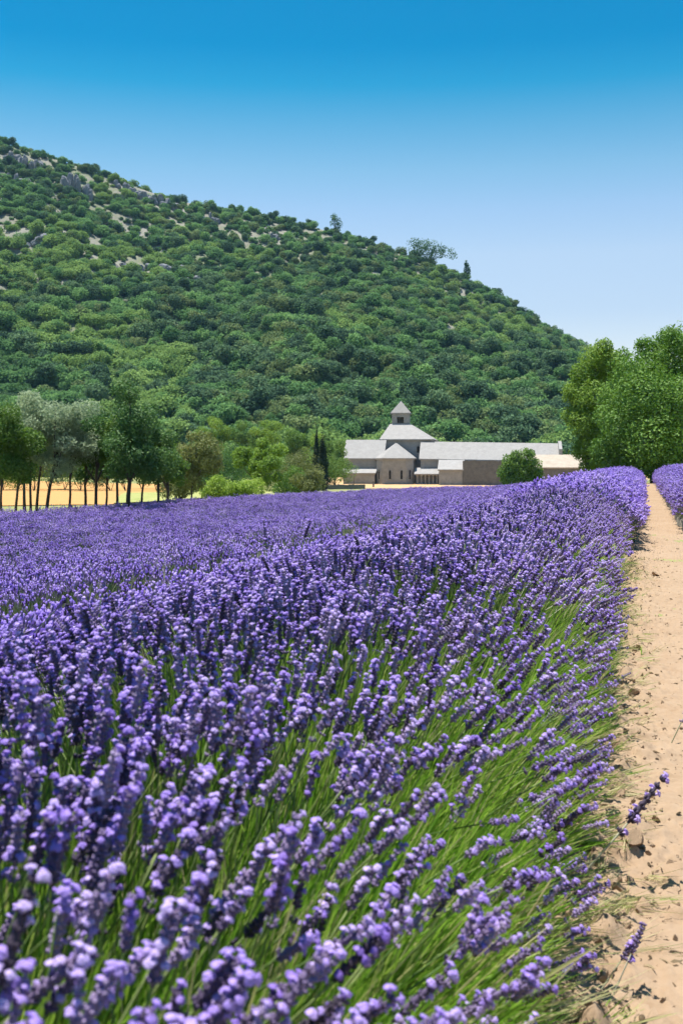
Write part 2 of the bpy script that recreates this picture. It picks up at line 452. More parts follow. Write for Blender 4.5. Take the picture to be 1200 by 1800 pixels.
OCT_V = np.array([[1, 0, 0], [-1, 0, 0], [0, 1, 0], [0, -1, 0], [0, 0, 1], [0, 0, -1.]])
OCT_T = np.array([[0, 2, 4], [2, 1, 4], [1, 3, 4], [3, 0, 4], [2, 0, 5], [1, 2, 5], [3, 1, 5], [0, 3, 5]])
def clump_far(seed, n=11, spread=.11, petals=4):
    """a tuft of flowering stalks, tips round the origin"""
    r = np.random.default_rng(seed); stem, cal, pet = MB(), MB(), MB()
    for k in range(n):
        a = r.uniform(0, 6.28); q = spread * math.sqrt(r.random()); x, y = q * math.cos(a), q * math.sin(a)
        ln = np.array([x * 1.5, y * 1.5, 1]); ln /= np.linalg.norm(ln); z0 = r.normal(0, .03)
        P = np.array([x, y, z0])
        stem.tube([P - ln * .25, P], [.0035, .003], 3)
        cal.add((OCT_V * [.0095, .0095, .033]) @ frame_to(ln).T + P + ln * .028, tris=OCT_T)
        for w in range(petals):
            b = r.uniform(0, 6.28); S = r.uniform(.009, .014)
            pet.add(OCT_V * S * [1, 1, 1.2] + P + ln * r.uniform(.01, .06) + np.array([math.cos(b), math.sin(b), .4]) * .01, tris=OCT_T)
    return join_mb('lavender_tuft', [(stem, M['drystem'] if seed % 2 else M['stem']), (cal, M['calyx']), (pet, M['petal'])], smooth=False)
far_meshes = [clump_far(300 + k) for k in range(8)]
field_meshes = [clump_far(330 + k, 9, .12, 2) for k in range(8)]

def blade_tuft(seed, n=12, L0=.34, w0=.005):
    r = np.random.default_rng(seed); b = MB()
    for k in range(n):
        a = r.uniform(0, 6.28); lean = abs(r.normal(0, .14)); L = L0 * r.uniform(.6, 1.1)
        d = np.array([math.cos(a), math.sin(a), 0]); side = np.array([-d[1], d[0], 0]); w = w0 * r.uniform(.6, 1.25)
        side = side * math.cos(r.uniform(0, 3)) + d * .5; side /= np.linalg.norm(side)
        base = d * r.uniform(0, .035); V = []
        for q in range(6):
            f = q / 5; c = base + d * L * (lean * f + .25 * lean * f * f) + np.array([0, 0, L * f * (1 - .08 * lean * f)])
            hw = w * (1 - f ** 2.5) * .5 + .0003
            V += [c - side * hw, c + side * hw]
        b.add(V, quads=[[2 * q, 2 * q + 1, 2 * q + 3, 2 * q + 2] for q in range(5)])
    return b.mesh('lavender_leaf_tuft', M['dryblade' if seed - 400 >= 6 else 'blade'], True)
blade_meshes = [blade_tuft(400 + k) for k in range(8)]

FIELD_C = variants('field_tuft', field_meshes)
HI_C, MID_C, FAR_C, BL_C = variants('spike', hi_meshes), variants('spike_mid', mid_meshes), variants('tuft', far_meshes), variants('leaf_tuft', blade_meshes)

# ------------------------------------------------------------------ the near row
def row_tips(n, s0, s1, tc, hw, amin, amax, seed, hgt=.50, zb=.27, side_fall=True, fall0=.35, leanf=.74):
    r = np.random.default_rng(seed)
    s = r.uniform(s0, s1, n); a = r.uniform(amin, amax, n)
    if side_fall:
        keep = r.random(n) < np.where(a > fall0, np.clip(1 - (a - fall0) * .9, .3, 1), 1); s = s[keep]; a = a[keep]
    n = len(s)
    lump = (fbm(s * 2.2, a * .9, seed) - .47)
    t = tc + (hw + lump * .10) * np.sin(a) * (1 + .04 * r.normal(size=n))
    z = zb + (hgt + lump * .22) * np.cos(np.clip(a, -1.5, 1.5)) ** .75 + r.normal(0, .035, n)
    lean = a * leanf + r.normal(0, .14, n); fwd = r.normal(0, .13, n)
    ds = np.sin(fwd); dt = np.sin(lean) * np.cos(fwd); dz = np.cos(lean) * np.cos(fwd)
    x, y = xy(s, t); D = np.stack([ds * SN + dt * CS, ds * CS - dt * SN, dz], 1)
    P = np.stack([x, y, z + G(x, y)], 1)
    return P, D

def mound(name, s0, s1, tc, hw, zt, m, parent, step=.12, n=14, jit=.03, seed=3):
    ss = np.arange(s0, s1 + step, step); aa = np.linspace(-1.5, 1.5, n); S, A = np.meshgrid(ss, aa, indexing='ij')
    lump = fbm(S * 2.2, A * .9, seed) - .47
    T = tc + hw * np.sin(A) * (1 + lump * .25); Z = zt * np.cos(A) ** .7 * (1 + lump * .5)
    X, Y = xy(S, T); Z = Z + G(X, Y) - .02
    i = np.arange(S.size).reshape(S.shape)
    Q = np.stack([i[:-1, :-1], i[1:, :-1], i[1:, 1:], i[:-1, 1:]], -1).reshape(-1, 4)
    return tag(obj(name, mesh_np(name, np.stack([X, Y, Z], -1).reshape(-1, 3), [Q], [m], smooth=True), parent), kind='stuff')

TC, HW = -1.02, .86
row = empty('lavender_row', (*xy(3, TC), 0))
tag(row, 'broad lavender row in full bloom along the left edge of the sandy path', 'lavender row')
bpy.context.view_layer.update()
ROWI = row.matrix_world.inverted()
def keep_world(o): o.matrix_parent_inverse = ROWI; return o

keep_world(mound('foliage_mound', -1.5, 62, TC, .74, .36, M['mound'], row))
# flowering spikes close by
P, D = row_tips(3700, .2, 5.2, TC, HW, -1.4, 1.42, 21, fall0=.2)
P1, D1 = row_tips(130, .35, 1.9, TC, HW, -.4, .9, 27, side_fall=False); P = np.concatenate([P, P1]); D = np.concatenate([D, D1])
LEN = rng.uniform(.82, 1.1, len(P))
def proj(P):
    y = np.maximum(P[:, 1], 1e-3); return CU + F * P[:, 0] / y, HV + F * (H - P[:, 2]) / y
u, v = proj(P)
dist = np.linalg.norm(P - [0, 0, H], axis=1)
ok = (dist > .55) ; P, D, LEN, u, v, dist = P[ok], D[ok], LEN[ok], u[ok], v[ok], dist[ok]
vis = (u > 5) & (u < 1195) & (v > 850) & (v < 1790) & (P[:, 1] > .3)
order = np.where(vis)[0][np.argsort(dist[vis])][:300]
base = P - D * (LEN * (STEM_L + .05))[:, None]
spin = rng.uniform(0, 6.28, len(P)); E = dir_euler(D, spin); IDX = rng.integers(0, len(HI), len(P))
rest = np.ones(len(P), bool); rest[order] = False
keep_world(scatter('flower_mass', base[rest], E[rest], LEN[rest], IDX[rest], HI_C, row))
stem_me = [b[0].mesh('stem', M['stem'], True) for b in HI]
cal_me = [b[1].mesh('flower_spike', M['calyx'], True) for b in HI]
pet_me = [b[2].mesh('petals', M['petal'], True) for b in HI]
for k in order:
    o = obj('flower_spike', cal_me[IDX[k]], row); o.matrix_parent_inverse = ROWI
    o.location = base[k]; o.rotation_euler = E[k]; o.scale = (LEN[k],) * 3
    obj('stem', stem_me[IDX[k]], o); obj('petals', pet_me[IDX[k]], o)['kind'] = 'stuff'
for k, (u_, v_, y_) in enumerate([(487, 930, 5.4), (521, 918, 5.6), (565, 962, 5.3), (641, 944, 6.2), (668, 938, 6.4), (747, 902, 7.6), (183, 1012, 4.1)]):
    tip = at(u_, v_, y_); d = Vector((rng.normal(0, .16), rng.normal(0, .1), 1)).normalized(); q = (k * 5 + 2) % len(HI)
    o = obj('flower_spike', cal_me[q], row); o.matrix_parent_inverse = ROWI; o.location = tip - d * .50; o.rotation_euler = d.to_track_quat('Z', 'Y').to_euler(); o.scale = (1.08,) * 3
    obj('stem', stem_me[q], o); obj('petals', pet_me[q], o)['kind'] = 'stuff'
# stalks that lean far out over the path
P, D = row_tips(150, 1.6, 9, TC, HW + .03, 1.05, 1.45, 25, hgt=.42, zb=.17, side_fall=False); LEN = rng.uniform(.7, 1.0, len(P))
keep_world(scatter('leaning_stalks', P - D * (LEN * (STEM_L + .05))[:, None], dir_euler(D, rng.uniform(0, 6.28, len(P))), LEN, rng.integers(0, len(HI), len(P)), HI_C, row))
# further along the row
P, D = row_tips(6600, 5.1, 15, TC, HW, -1.4, 1.42, 22); LEN = rng.uniform(.9, 1.2, len(P)); flank = (D[:, 0] * CS - D[:, 1] * SN > .42)
keep_world(scatter('flower_mass', P - D * (LEN * (STEM_L + .05))[:, None], dir_euler(D, rng.uniform(0, 6.28, len(P))), LEN, np.where(flank, rng.choice([2, 5, 8, 2, 5, 8, 0], len(P)), rng.integers(0, 9, len(P))), MID_C, row))
P, D = row_tips(8000, 14.8, 62, TC, HW + .1, -1.4, 1.42, 23, side_fall=False)
keep_world(scatter('flower_mass', P - D * .04, dir_euler(D, rng.uniform(0, 6.28, len(P))), rng.uniform(.85, 1.25, len(P)), rng.integers(0, 8, len(P)), FAR_C, row))
# green leaves and bare stalks between the spikes
P, D = row_tips(5200, -.2, 7, TC, HW - .06, -1.3, 1.5, 31, hgt=.36, zb=.22, side_fall=False, leanf=.6)
P2, D2 = row_tips(2600, .2, 7, TC, HW - .03, .5, 1.55, 33, hgt=.38, zb=.20, side_fall=False, leanf=.66)
P = np.concatenate([P, P2]); D = np.concatenate([D, D2])
ok = np.linalg.norm(P - [0, 0, H], axis=1) > .6; P, D = P[ok], D[ok]
keep_world(scatter('leaf_mass', P - D * .33, dir_euler(D, rng.uniform(0, 6.28, len(P))), rng.uniform(.85, 1.2, len(P)), rng.choice(8, len(P), p=[.15, .15, .15, .15, .14, .14, .06, .06]), BL_C, row))
P, D = row_tips(5000, 7, 22, TC, HW - .05, -1.3, 1.5, 32, hgt=.36, zb=.22, side_fall=False)
keep_world(scatter('leaf_mass', P - D * .33, dir_euler(D, rng.uniform(0, 6.28, len(P))), rng.uniform(.9, 1.2, len(P)), rng.integers(0, 8, len(P)), BL_C, row))

# ------------------------------------------------------------------ other rows
def far_row(name, label, s0, s1, tc, hw, n, seed, zt=.36, green=1500, thin=0, hgt=.44, zb=.24):
    ro = empty(name, (*xy(s0 + 1, tc), float(G(*xy(s0 + 1, tc))))); tag(ro, label, 'lavender row')
    bpy.context.view_layer.update(); inv = ro.matrix_world.inverted()
    m_ = mound('foliage_mound', s0, s1, tc, hw - .08, zt, M['mound_far'], ro, step=.25, seed=seed); m_.matrix_parent_inverse = inv
    P, D = row_tips(n, s0, s1, tc, hw, -1.4, 1.4, seed, hgt=hgt, zb=zb, side_fall=False)
    if thin:
        s_, t_ = st(P[:, 0], P[:, 1]); kp = rng.random(len(P)) > thin * np.exp(-((s_ - 17) / 8) ** 2) * sstep(tc - .8, tc + .3, t_); P, D = P[kp], D[kp]
    o = scatter('flower_mass', P - D * .04, dir_euler(D, rng.uniform(0, 6.28, len(P))), rng.uniform(.8, 1.2, len(P)), rng.integers(0, 8, len(P)), FIELD_C, ro); o.matrix_parent_inverse = inv
    if green:
        P, D = row_tips(green, s0, 34 if thin else s1, tc, hw + (.22 if thin else -.05), -1.0 if not thin else .2, 1.5, seed + 1, hgt=.33, zb=.2, side_fall=False)
        o = scatter('leaf_mass', P - D * .33, dir_euler(D, rng.uniform(0, 6.28, len(P))), rng.uniform(.9, 1.2, len(P)), rng.integers(0, 8, len(P)), BL_C, ro); o.matrix_parent_inverse = inv
    return ro
far_row('lavender_row', 'lavender row directly behind the broad near row, with a greyish olive flank', 4, 70, -3.35, .95, 14000, 51, green=4600, thin=.6)
far_row('lavender_row', 'lavender row beyond the sandy path at the right edge', 18.5, 60, 1.33, .80, 9000, 61, green=500, hgt=.58, zb=.30)

# the carpet of rows further left
BX, BY = np.array([-30, -14, -9, -5, 3, 12, 30.]), np.array([24, 39, 51, 62, 80, 92, 100.])
fs, ft = [], []
r2 = np.random.default_rng(77)
for k in range(16):
    tc = -5.35 - 1.75 * k
    n = 6200
    s = r2.uniform(4, 100, n); s = 4 + (s - 4) * np.sqrt((s - 4) / 96 + .05); a = r2.uniform(-1.2, 1.2, n)
    fs.append(s); ft.append((tc + .86 * np.sin(a), .25 + .40 * np.cos(a) ** .7 + r2.normal(0, .04, n)))
S = np.concatenate(fs); T = np.concatenate([f[0] for f in ft]); Z = np.concatenate([f[1] for f in ft])
X, Y = xy(S, T); u = CU + F * X / np.maximum(Y, .1)
thin = .5 * (1 - sstep(17, 31, Y + .25 * X)) + .75 * np.exp(-((X - .6) / 3.2) ** 2 - ((Y - 24) / 9) ** 2) + np.clip((fbm(X * .25, Y * .12, 15) - .5) * 2.2, 0, .5)
ok = (Y > 3) & (Y < np.interp(X, BX, BY)) & (u > -120) & (u < 1000) & (r2.random(len(X)) > thin * .9)
X, Y, Z = X[ok], Y[ok], Z[ok]
fld = empty('lavender_field', (-6, 30, float(G(-6, 30))))
tag(fld, 'wide violet carpet of lavender stretching to the tree line on the left', 'lavender field', kind='stuff'); bpy.context.view_layer.update(); FI = fld.matrix_world.inverted()
o = scatter('flower_mass', np.stack([X, Y, Z + G(X, Y)], 1), np.stack([r2.normal(0, .2, len(X)), r2.normal(0, .2, len(X)), r2.uniform(0, 6.28, len(X))], 1),
        r2.uniform(.8, 1.3, len(X)), r2.integers(0, 8, len(X)), FIELD_C, fld); o.matrix_parent_inverse = FI
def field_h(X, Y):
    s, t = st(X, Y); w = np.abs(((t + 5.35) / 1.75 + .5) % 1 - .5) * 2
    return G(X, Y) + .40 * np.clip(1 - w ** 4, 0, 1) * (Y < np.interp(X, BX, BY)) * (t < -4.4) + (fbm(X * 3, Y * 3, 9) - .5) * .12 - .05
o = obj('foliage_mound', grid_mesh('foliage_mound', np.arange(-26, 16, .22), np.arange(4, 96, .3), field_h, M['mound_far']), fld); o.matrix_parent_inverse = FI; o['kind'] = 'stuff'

# ------------------------------------------------------------------ sandy path
def path_h(S, T):
    X, Y = xy(S, T); g = G(X, Y)
    edge = np.exp(-((T + .12) / .16) ** 2) + np.exp(-((T - .92) / .2) ** 2)
    h = (fbm(S * 1.5, T * 1.5, 41) - .47) * .08 + (fbm(S * 7, T * 7, 42) - .47) * .022
    tr = fbm(S * 4.5 + 9, T * 6.5, 46, 5) * 9; h = h + .027 * (np.floor(tr) + sstep(.72, 1, tr - np.floor(tr)) - tr) * (.35 + .65 * vnoise(S * 1.7, T * 1.7, 48))
    cl = np.maximum(fbm(S * 11, T * 11, 43, 3) - .5, 0)
    h = h + cl * .17 * (.22 + edge) + edge * .02 + (fbm(S * 32, T * 32, 44, 2) - .4) * .006
    return X, Y, g + h + .03
def path_mesh(ss, tt):
    S, T = np.meshgrid(ss, tt, indexing='ij'); X, Y, Z = path_h(S, T)
    i = np.arange(S.size).reshape(S.shape); Q = np.stack([i[:-1, :-1], i[1:, :-1], i[1:, 1:], i[:-1, 1:]], -1).reshape(-1, 4)
    return mesh_np('sandy_path', np.stack([X, Y, Z], -1).reshape(-1, 3), [Q[:, ::-1]], [M['sand']], smooth=True)
tag(obj('sandy_path', path_mesh(np.concatenate([np.arange(-1, 1.5, .08), np.arange(1.5, 6, .013), np.arange(6, 14, .035), np.arange(14, 66, .2)]), np.linspace(-.62, 1.35, 170))), kind='structure')

def rock_mesh(name, seed, m, sub=3, rough=.35, squash=(1, 1, .7)):
    V, T = ico(sub); r = np.random.default_rng(seed); V = V.copy()
    for k in range(7):
        d = r.normal(size=3); d /= np.linalg.norm(d); h = r.uniform(.45, .85); q = V @ d; V -= np.maximum(q - h, 0)[:, None] * d * .9
    if rough > .6:
        for k in range(9):
            d = r.normal(size=3); d /= np.linalg.norm(d); h = r.uniform(.3, .75); q = V @ d; V -= np.maximum(q - h, 0)[:, None] * d
    f = 1 + (.35 if rough > .6 else rough) * (fbm(V[:, 0] * 2.1 + V[:, 2] * 1.3 + seed, V[:, 1] * 2.1 - V[:, 2], seed) - .47) + .15 * (fbm(V[:, 0] * 7 + V[:, 2] * 3, V[:, 1] * 7, seed + 5) - .47)
    return mesh_np(name, V * f[:, None] * np.array(squash), [T], [m], smooth=False)
crumb = variants('crumb', [rock_mesh('crumb', 500 + k, M['sand'], 2, .8, (1, .75, .5)) for k in range(6)])
def on_path(s, t):
    X, Y, Z = path_h(np.asarray(s, float), np.asarray(t, float)); return np.stack([X, Y, Z], -1)
n = 4200; s = 1.6 + 14 * rng.random(n) ** 1.6; t = np.where(rng.random(n) < .8, rng.normal(-.12, .11, n), rng.uniform(-.2, .95, n))
scatter('soil_crumbs', on_path(s, t), rng.uniform(0, 6.28, (n, 3)), .003 + .020 * rng.random(n) ** 4, rng.integers(0, 6, n), crumb)
M['litter'] = rnd_mat('dry_litter', [(0, (.05, .035, .02)), (.6, (.16, .11, .06)), (1, (.42, .33, .2))], 0, .8)
def litter(seed):
    r = np.random.default_rng(seed); b = MB(); L = 1
    p = np.array([[0, 0, 0.03]]); 
    pts = [np.array([-.5, 0, .04]), np.array([-.15, r.normal(0, .1), .1]), np.array([.2, r.normal(0, .15), .05]), np.array([.5, r.normal(0, .2), .09])]
    b.tube(pts, [.05, .045, .04, .02] if seed % 2 else [.03, .14, .12, .02], 4); return b.mesh('litter', M['litter'])
lit = variants('litter', [litter(520 + k) for k in range(6)])
n = 2600; s = 1.6 + 16 * rng.random(n) ** 1.5; t = np.where(rng.random(n) < .35, rng.normal(-.05, .15, n), rng.uniform(-.2, .75, n))
rot = np.stack([rng.normal(0, .15, n), rng.normal(0, .15, n), rng.uniform(0, 6.28, n)], 1)
scatter('path_litter', on_path(s, t), rot, .008 + .034 * rng.random(n) ** 2.5, rng.integers(0, 6, n), lit)

n = 700; s = 1.5 + 12 * rng.random(n) ** 1.5; t = rng.normal(-.14, .09, n); an = rng.uniform(-.9, 1.3, n)
DD = np.stack([np.cos(an), np.sin(an) * .9, np.abs(rng.normal(.12, .1, n))], 1)
scatter('straw', on_path(s, t) - DD * .08, dir_euler(DD, rng.uniform(0, 6.28, n)), rng.uniform(.25, .6, n), rng.choice([6, 7, 6, 7, 3], n), BL_C)
def ground_pt(u, v):
    y = 1.2 * F / (v - HV)
    for _ in range(6):
        x = (u - CU) / F * y; s_, t_ = st(x, y); z = float(path_h(np.array([s_]), np.array([t_]))[2][0]); y = (H - z) * F / (v - HV)
    return Vector(((u - CU) / F * y, y, z))
CL = [(1108, 1478, .062, 'large broken earth clod beside the path below the leaning lavender'), (1078, 1625, .035, 'small earth clod at the path edge near the lower right corner'),
      (1112, 1222, .05, 'earth clod on the path edge, second from the top'), (1095, 1300, .045, 'flat earth clod at the path edge beside the splayed stalks'),
      (1105, 1195, .03, 'dark little earth clod, topmost along the near path edge'), (1085, 1560, .032, 'rounded earth clod between two clods at the lower path edge'), (1060, 1720, .04, 'lowest earth clod at the right foot of the lavender'),
      (1122, 1140, .04, 'pale earth clod at the path edge above the dark little one'), (1138, 1085, .05, 'earth clod far up the path edge below the bend of the row'), (1152, 1012, .06, 'farthest earth clod on the path, near the right edge'), (1088, 1400, .04, 'crusty earth clod above the largest one'), (1150, 1440, .025, 'small lone clod out on the open sand')]
for k, (u_, v_, sz, lb) in enumerate(CL):
    p = ground_pt(u_, v_)
    tag(obj('earth_clod', rock_mesh('earth_clod', 540 + k, M['clod'], 4, 1.5, (1, .8, .55)), loc=p + Vector((0, 0, sz * .12)), rot=(rng.normal(0, .2), rng.normal(0, .2), rng.uniform(0, 6)), scale=sz), lb, 'earth clod', 'clods along the path edge')
FALL = [(1172, 1306, (.30, .25, .55), 1.35, 'stray lavender sprig poking up from the path, highest of those on the sand'), (1168, 1392, (.55, .2, .5), 1.1, 'stray lavender sprig leaning on open sand at the right edge'),
        (1052, 1558, (.85, .15, .50), 1.75, 'long lavender stalk leaning across the path towards the right edge'), (1046, 1745, (.5, .1, .75), .9, 'lavender sprig beside the lowest clods'), (1085, 1752, (.55, .1, .9), 1.0, 'lavender sprig with a violet tip, nearest the lower right corner')]
for k, (u_, v_, dv, sc, lb) in enumerate(FALL):
    p = ground_pt(u_, v_); q = k % len(HI)
    d = Vector(dv).normalized()
    o = empty('lavender_sprig', p); tag(o, lb, 'lavender sprig', 'fallen sprigs on the path')
    o.rotation_euler = (d.to_track_quat('Z', 'Y')).to_euler(); o.scale = (sc,) * 3
    for nm, b, m in (('stem', HI[q][0], M['drystem']), ('calyx', HI[q][1], M['calyx']), ('petals', HI[q][2], M['petal'])):
        c = obj(nm, b.mesh(nm, m, True), o); c.location = (0, 0, -STEM_L + .10)
    # only a short piece of stalk is left on a cut sprig
    for ch in o.children:
        if ch.name.startswith('stem'):
            me = ch.data
            for vv in me.vertices:
                if vv.co.z < STEM_L - .11: vv.co.z = STEM_L - .11 + (vv.co.z) * .02

# ------------------------------------------------------------------ trees
def leaves(lobes, n, size, seed, aspect=.55, shell=.5, droop=0., tint_lobe=.5, up=.35):
    """leaf-sized faces through the volume of a set of ellipsoids (cx,cy,cz,rx,ry,rz)"""
    r = np.random.default_rng(seed); lobes = np.asarray(lobes, float)
    w = (lobes[:, 3] * lobes[:, 4] * lobes[:, 5]) ** (2 / 3); w /= w.sum()
    li = r.choice(len(lobes), n, p=w); d = r.normal(size=(n, 3)); d /= np.linalg.norm(d, axis=1)[:, None]
    rad = (shell + (1.04 - shell) * r.random(n) ** .6) * (1 + .22 * (vnoise(d[:, 0] * 3.2 + li * 7.1, d[:, 1] * 3.2 + d[:, 2] * 2.7 + li, seed) - .4) * 2)
    c = lobes[li, :3] + d * rad[:, None] * lobes[li, 3:6]; c[:, 2] -= droop * r.random(n) * lobes[li, 5]
    nrm = d * .6 + r.normal(size=(n, 3)) * .55 + np.array([0, 0, up]); nrm /= np.linalg.norm(nrm, axis=1)[:, None]
    ax = np.cross(nrm, r.normal(size=(n, 3))); ax[:, 2] -= droop; ax /= np.linalg.norm(ax, axis=1)[:, None] + 1e-9
    bx = np.cross(nrm, ax); s = size * r.uniform(.6, 1.3, n)[:, None]
    V = np.stack([c - ax * s * .5, c + bx * s * aspect * .5 + nrm * s * .08, c + ax * s * .5, c - bx * s * aspect * .5 + nrm * s * .08], 1).reshape(-1, 3)
    Q = np.arange(4 * n).reshape(n, 4)
    tl = r.random(len(lobes)); tint = np.repeat(np.clip(tint_lobe * tl[li] + (1 - tint_lobe) * r.random(n), 0, 1), 4)
    return V, Q, tint

def lobes_auto(h, crown_h, rx, n, seed, ry=None, lo=.2, hi=.44):
    r = np.random.default_rng(seed); ry = ry or rx; out = []
    for k in range(n):
        d = r.normal(size=3); d /= np.linalg.norm(d); q = r.random() ** .5 * 1.0
        cx, cy, cz = d[0] * rx * q, d[1] * ry * q, h - crown_h / 2 + d[2] * crown_h / 2 * q
        f = r.uniform(lo, hi); m_ = min(rx, crown_h / 2)
        out.append((cx, cy, cz, m_ * f * r.uniform(.9, 1.25), m_ * f * r.uniform(.9, 1.25), m_ * f * r.uniform(.75, 1)))
    return out

def trunk_mb(b, h, lobes, r0, lean=(0, 0), seed=0, fork=.45, limbs=6, n=7, wob=.05):
    r = np.random.default_rng(seed); hf = h * fork
    zs = np.linspace(0, 1, 6); top = np.array([lean[0], lean[1], hf])
    pts = np.array([[lean[0] * z ** 1.3 + r.normal(0, wob * r0 * 4) * (z > 0), lean[1] * z ** 1.3 + r.normal(0, wob * r0 * 4) * (z > 0), hf * z - .15 * (z == 0)] for z in zs])
    b.tube(pts, r0 * np.array([1.35, 1.0, .9, .82, .76, .7]), n)
    for k in range(min(limbs, len(lobes))):
        L = np.array(lobes[k][:3]); st_ = pts[r.integers(3, 6)]
        mid = (st_ + L) / 2 + np.array([0, 0, -.08 * h]) * r.random() + r.normal(0, .03 * h, 3)
        b.tube([st_, st_ * .55 + mid * .45, mid, L * .6 + mid * .4, L], r0 * np.array([.62, .5, .38, .25, .1]), 5)

M['bark'] = plain_noise('tree_bark', (.045, .036, .028), (.13, .11, .09), 9, bs=.8, bd=.03)
M['leaf_mid'] = leaf_mat('leaf_mid_green', (0.057, 0.127, 0.021), (0.115, 0.218, 0.034), (0.207, 0.322, 0.057), .4)
M['leaf_sun'] = leaf_mat('leaf_sunny_green', (0.064, 0.152, 0.019), (0.137, 0.265, 0.035), (0.273, 0.435, 0.073), .3)
M['leaf_bright'] = leaf_mat('leaf_bright_green', (.10, .18, .022), (.19, .32, .04), (.31, .43, .07), .4)
M['leaf_lime'] = leaf_mat('leaf_lime', (.20, .32, .04), (.30, .43, .06), (.40, .52, .10), .4)
M['leaf_silver'] = leaf_mat('leaf_silver', (.22, .30, .16), (.36, .45, .27), (.50, .58, .40), .45)
M['leaf_dark'] = leaf_mat('leaf_dark_green', (0.034, 0.089, 0.026), (0.074, 0.167, 0.041), (0.158, 0.278, 0.065), .3)
M['leaf_olive'] = leaf_mat('leaf_olive', (.09, .12, .03), (.17, .20, .06), (.27, .29, .10), .35)
M['leaf_cypress'] = leaf_mat('leaf_cypress', (.008, .02, .010), (.014, .034, .016), (.03, .055, .022), .1)

def tree(name, label, loc, h, crown_h, rx, leafm, nleaf=7000, size=.12, nl=9, r0=.09, lean=(0, 0), seed=1, group=None, fork=.45, lobes=None, cat='tree', aspect=.55, droop=0, limbs=6, shell=.45, ry=None):
    o = empty(name, loc); tag(o, label, cat, group)
    lb = lobes or [(a + lean[0] * 1.2, b + lean[1], c, d, e, f) for a, b, c, d, e, f in lobes_auto(h, crown_h, rx, nl, seed, ry)]
    b = MB(); trunk_mb(b, h, lb, r0, lean, seed, fork, limbs); obj('trunk', b.mesh('trunk', M['bark'], True), o)
    V, Q, tint = leaves(lb, nleaf, size, seed + 1, aspect, shell, droop)
    obj('crown', mesh_np('crown', V, [Q], [M[leafm]], tint=tint), o)
    return o

def bush(name, label, loc, h, rx, leafm, nleaf=4000, size=.12, nl=8, seed=1, group=None, cat='bush'):
    o = empty(name, loc); tag(o, label, cat, group)
    r = np.random.default_rng(seed); lb = []
    for k in range(int(nl * 1.7)):
        a = r.uniform(0, 6.28); q = math.sqrt(r.random()) * .8 * rx; f = r.uniform(.2, .44) * min(rx, h)
        zc = h * r.uniform(.3, .95) * (1 - .35 * q / rx) - f * .5
        lb.append((q * math.cos(a), q * math.sin(a), max(zc, f * .55), f * 1.1, f * 1.1, f))
    b = MB()
    for L in lb[:5]: b.tube([(0, 0, -.1), (L[0] * .4, L[1] * .4, L[2] * .5), L[:3]], [.05, .035, .012], 5)
    obj('trunk', b.mesh('trunk', M['bark'], True), o)
    V, Q, tint = leaves(lb, nleaf, size, seed + 1); obj('crown', mesh_np('crown', V, [Q], [M[leafm]], tint=tint), o)
    return o

def gp(u, y): 
    x = (u - CU) / F * y; return Vector((x, y, float(G(x, y)) - .03))
def hgt(v, p): return H + (HV - v) / F * p.y - p.z          # height above p that reaches photo row v

# tree line behind the field, left to right:  u, depth, top row, crown bottom row, half width px, leaf, trunk lean px, label
TL = [
 (3, 45, 712, 838, 52, 'leaf_mid', 0, 'leafy green tree at the left edge, first of the tree line', 9500, .11),
 (28, 52, 735, 842, 30, 'leaf_mid', 8, 'slim green tree second from the left edge in the tree line', 4000, .10),
 (44, 56, 700, 800, 32, 'leaf_silver', -4, 'thin silvery tree behind the second trunk of the tree line', 4500, .10),
 (54, 47, 688, 800, 40, 'leaf_silver', 0, 'tall silver-leaved tree with a straight black trunk near the left edge', 7000, .10),
 (64, 49, 700, 815, 40, 'leaf_silver', 12, 'silver-leaved tree whose thin trunk leans right', 6000, .10),
 (80, 47, 705, 825, 45, 'leaf_silver', 22, 'silver-leaved tree with the most slanted trunk of the tree line', 7000, .10),
 (123, 48, 702, 828, 48, 'leaf_silver', 2, 'broad silver-leaved tree with twin dark trunks', 8000, .10),
 (151, 50, 728, 836, 34, 'leaf_dark', 0, 'dark slender tree right of the twin-trunk silver tree', 5000, .10),
 (169, 49, 712, 835, 38, 'leaf_mid', 2, 'dense green tree with a grey-green top amid the tree line', 6500, .10),
 (186, 51, 738, 842, 34, 'leaf_dark', 6, 'low dark tree with a forked trunk amid the tree line', 5000, .10),
 (207, 50, 706, 838, 40, 'leaf_dark', 0, 'dark tall tree just left of the thick pale trunk', 6500, .10),
 (225, 47, 686, 835, 58, 'leaf_dark', 6, 'tallest dark tree of the line, with the thickest pale trunk', 11000, .11),
 (248, 52, 715, 832, 44, 'leaf_dark', 8, 'dark tree leaning right beside the tallest dark tree', 7000, .11),
 (277, 52, 765, 850, 34, 'leaf_mid', 3, 'small green tree with a thin trunk right of the dark trees', 5000, .10),
 (295, 55, 782, 855, 24, 'leaf_mid', 0, 'smallest green tree at the right end of the tree line', 3500, .10),
 (336, 64, 757, 862, 40, 'leaf_olive', 4, 'olive-yellow tree standing in pale grass right of the tree line', 7500, .13),
 (460, 86, 776, 848, 38, 'leaf_bright', 0, 'bright round tree with a single dark trunk before the meadow', 8000, .17),
]
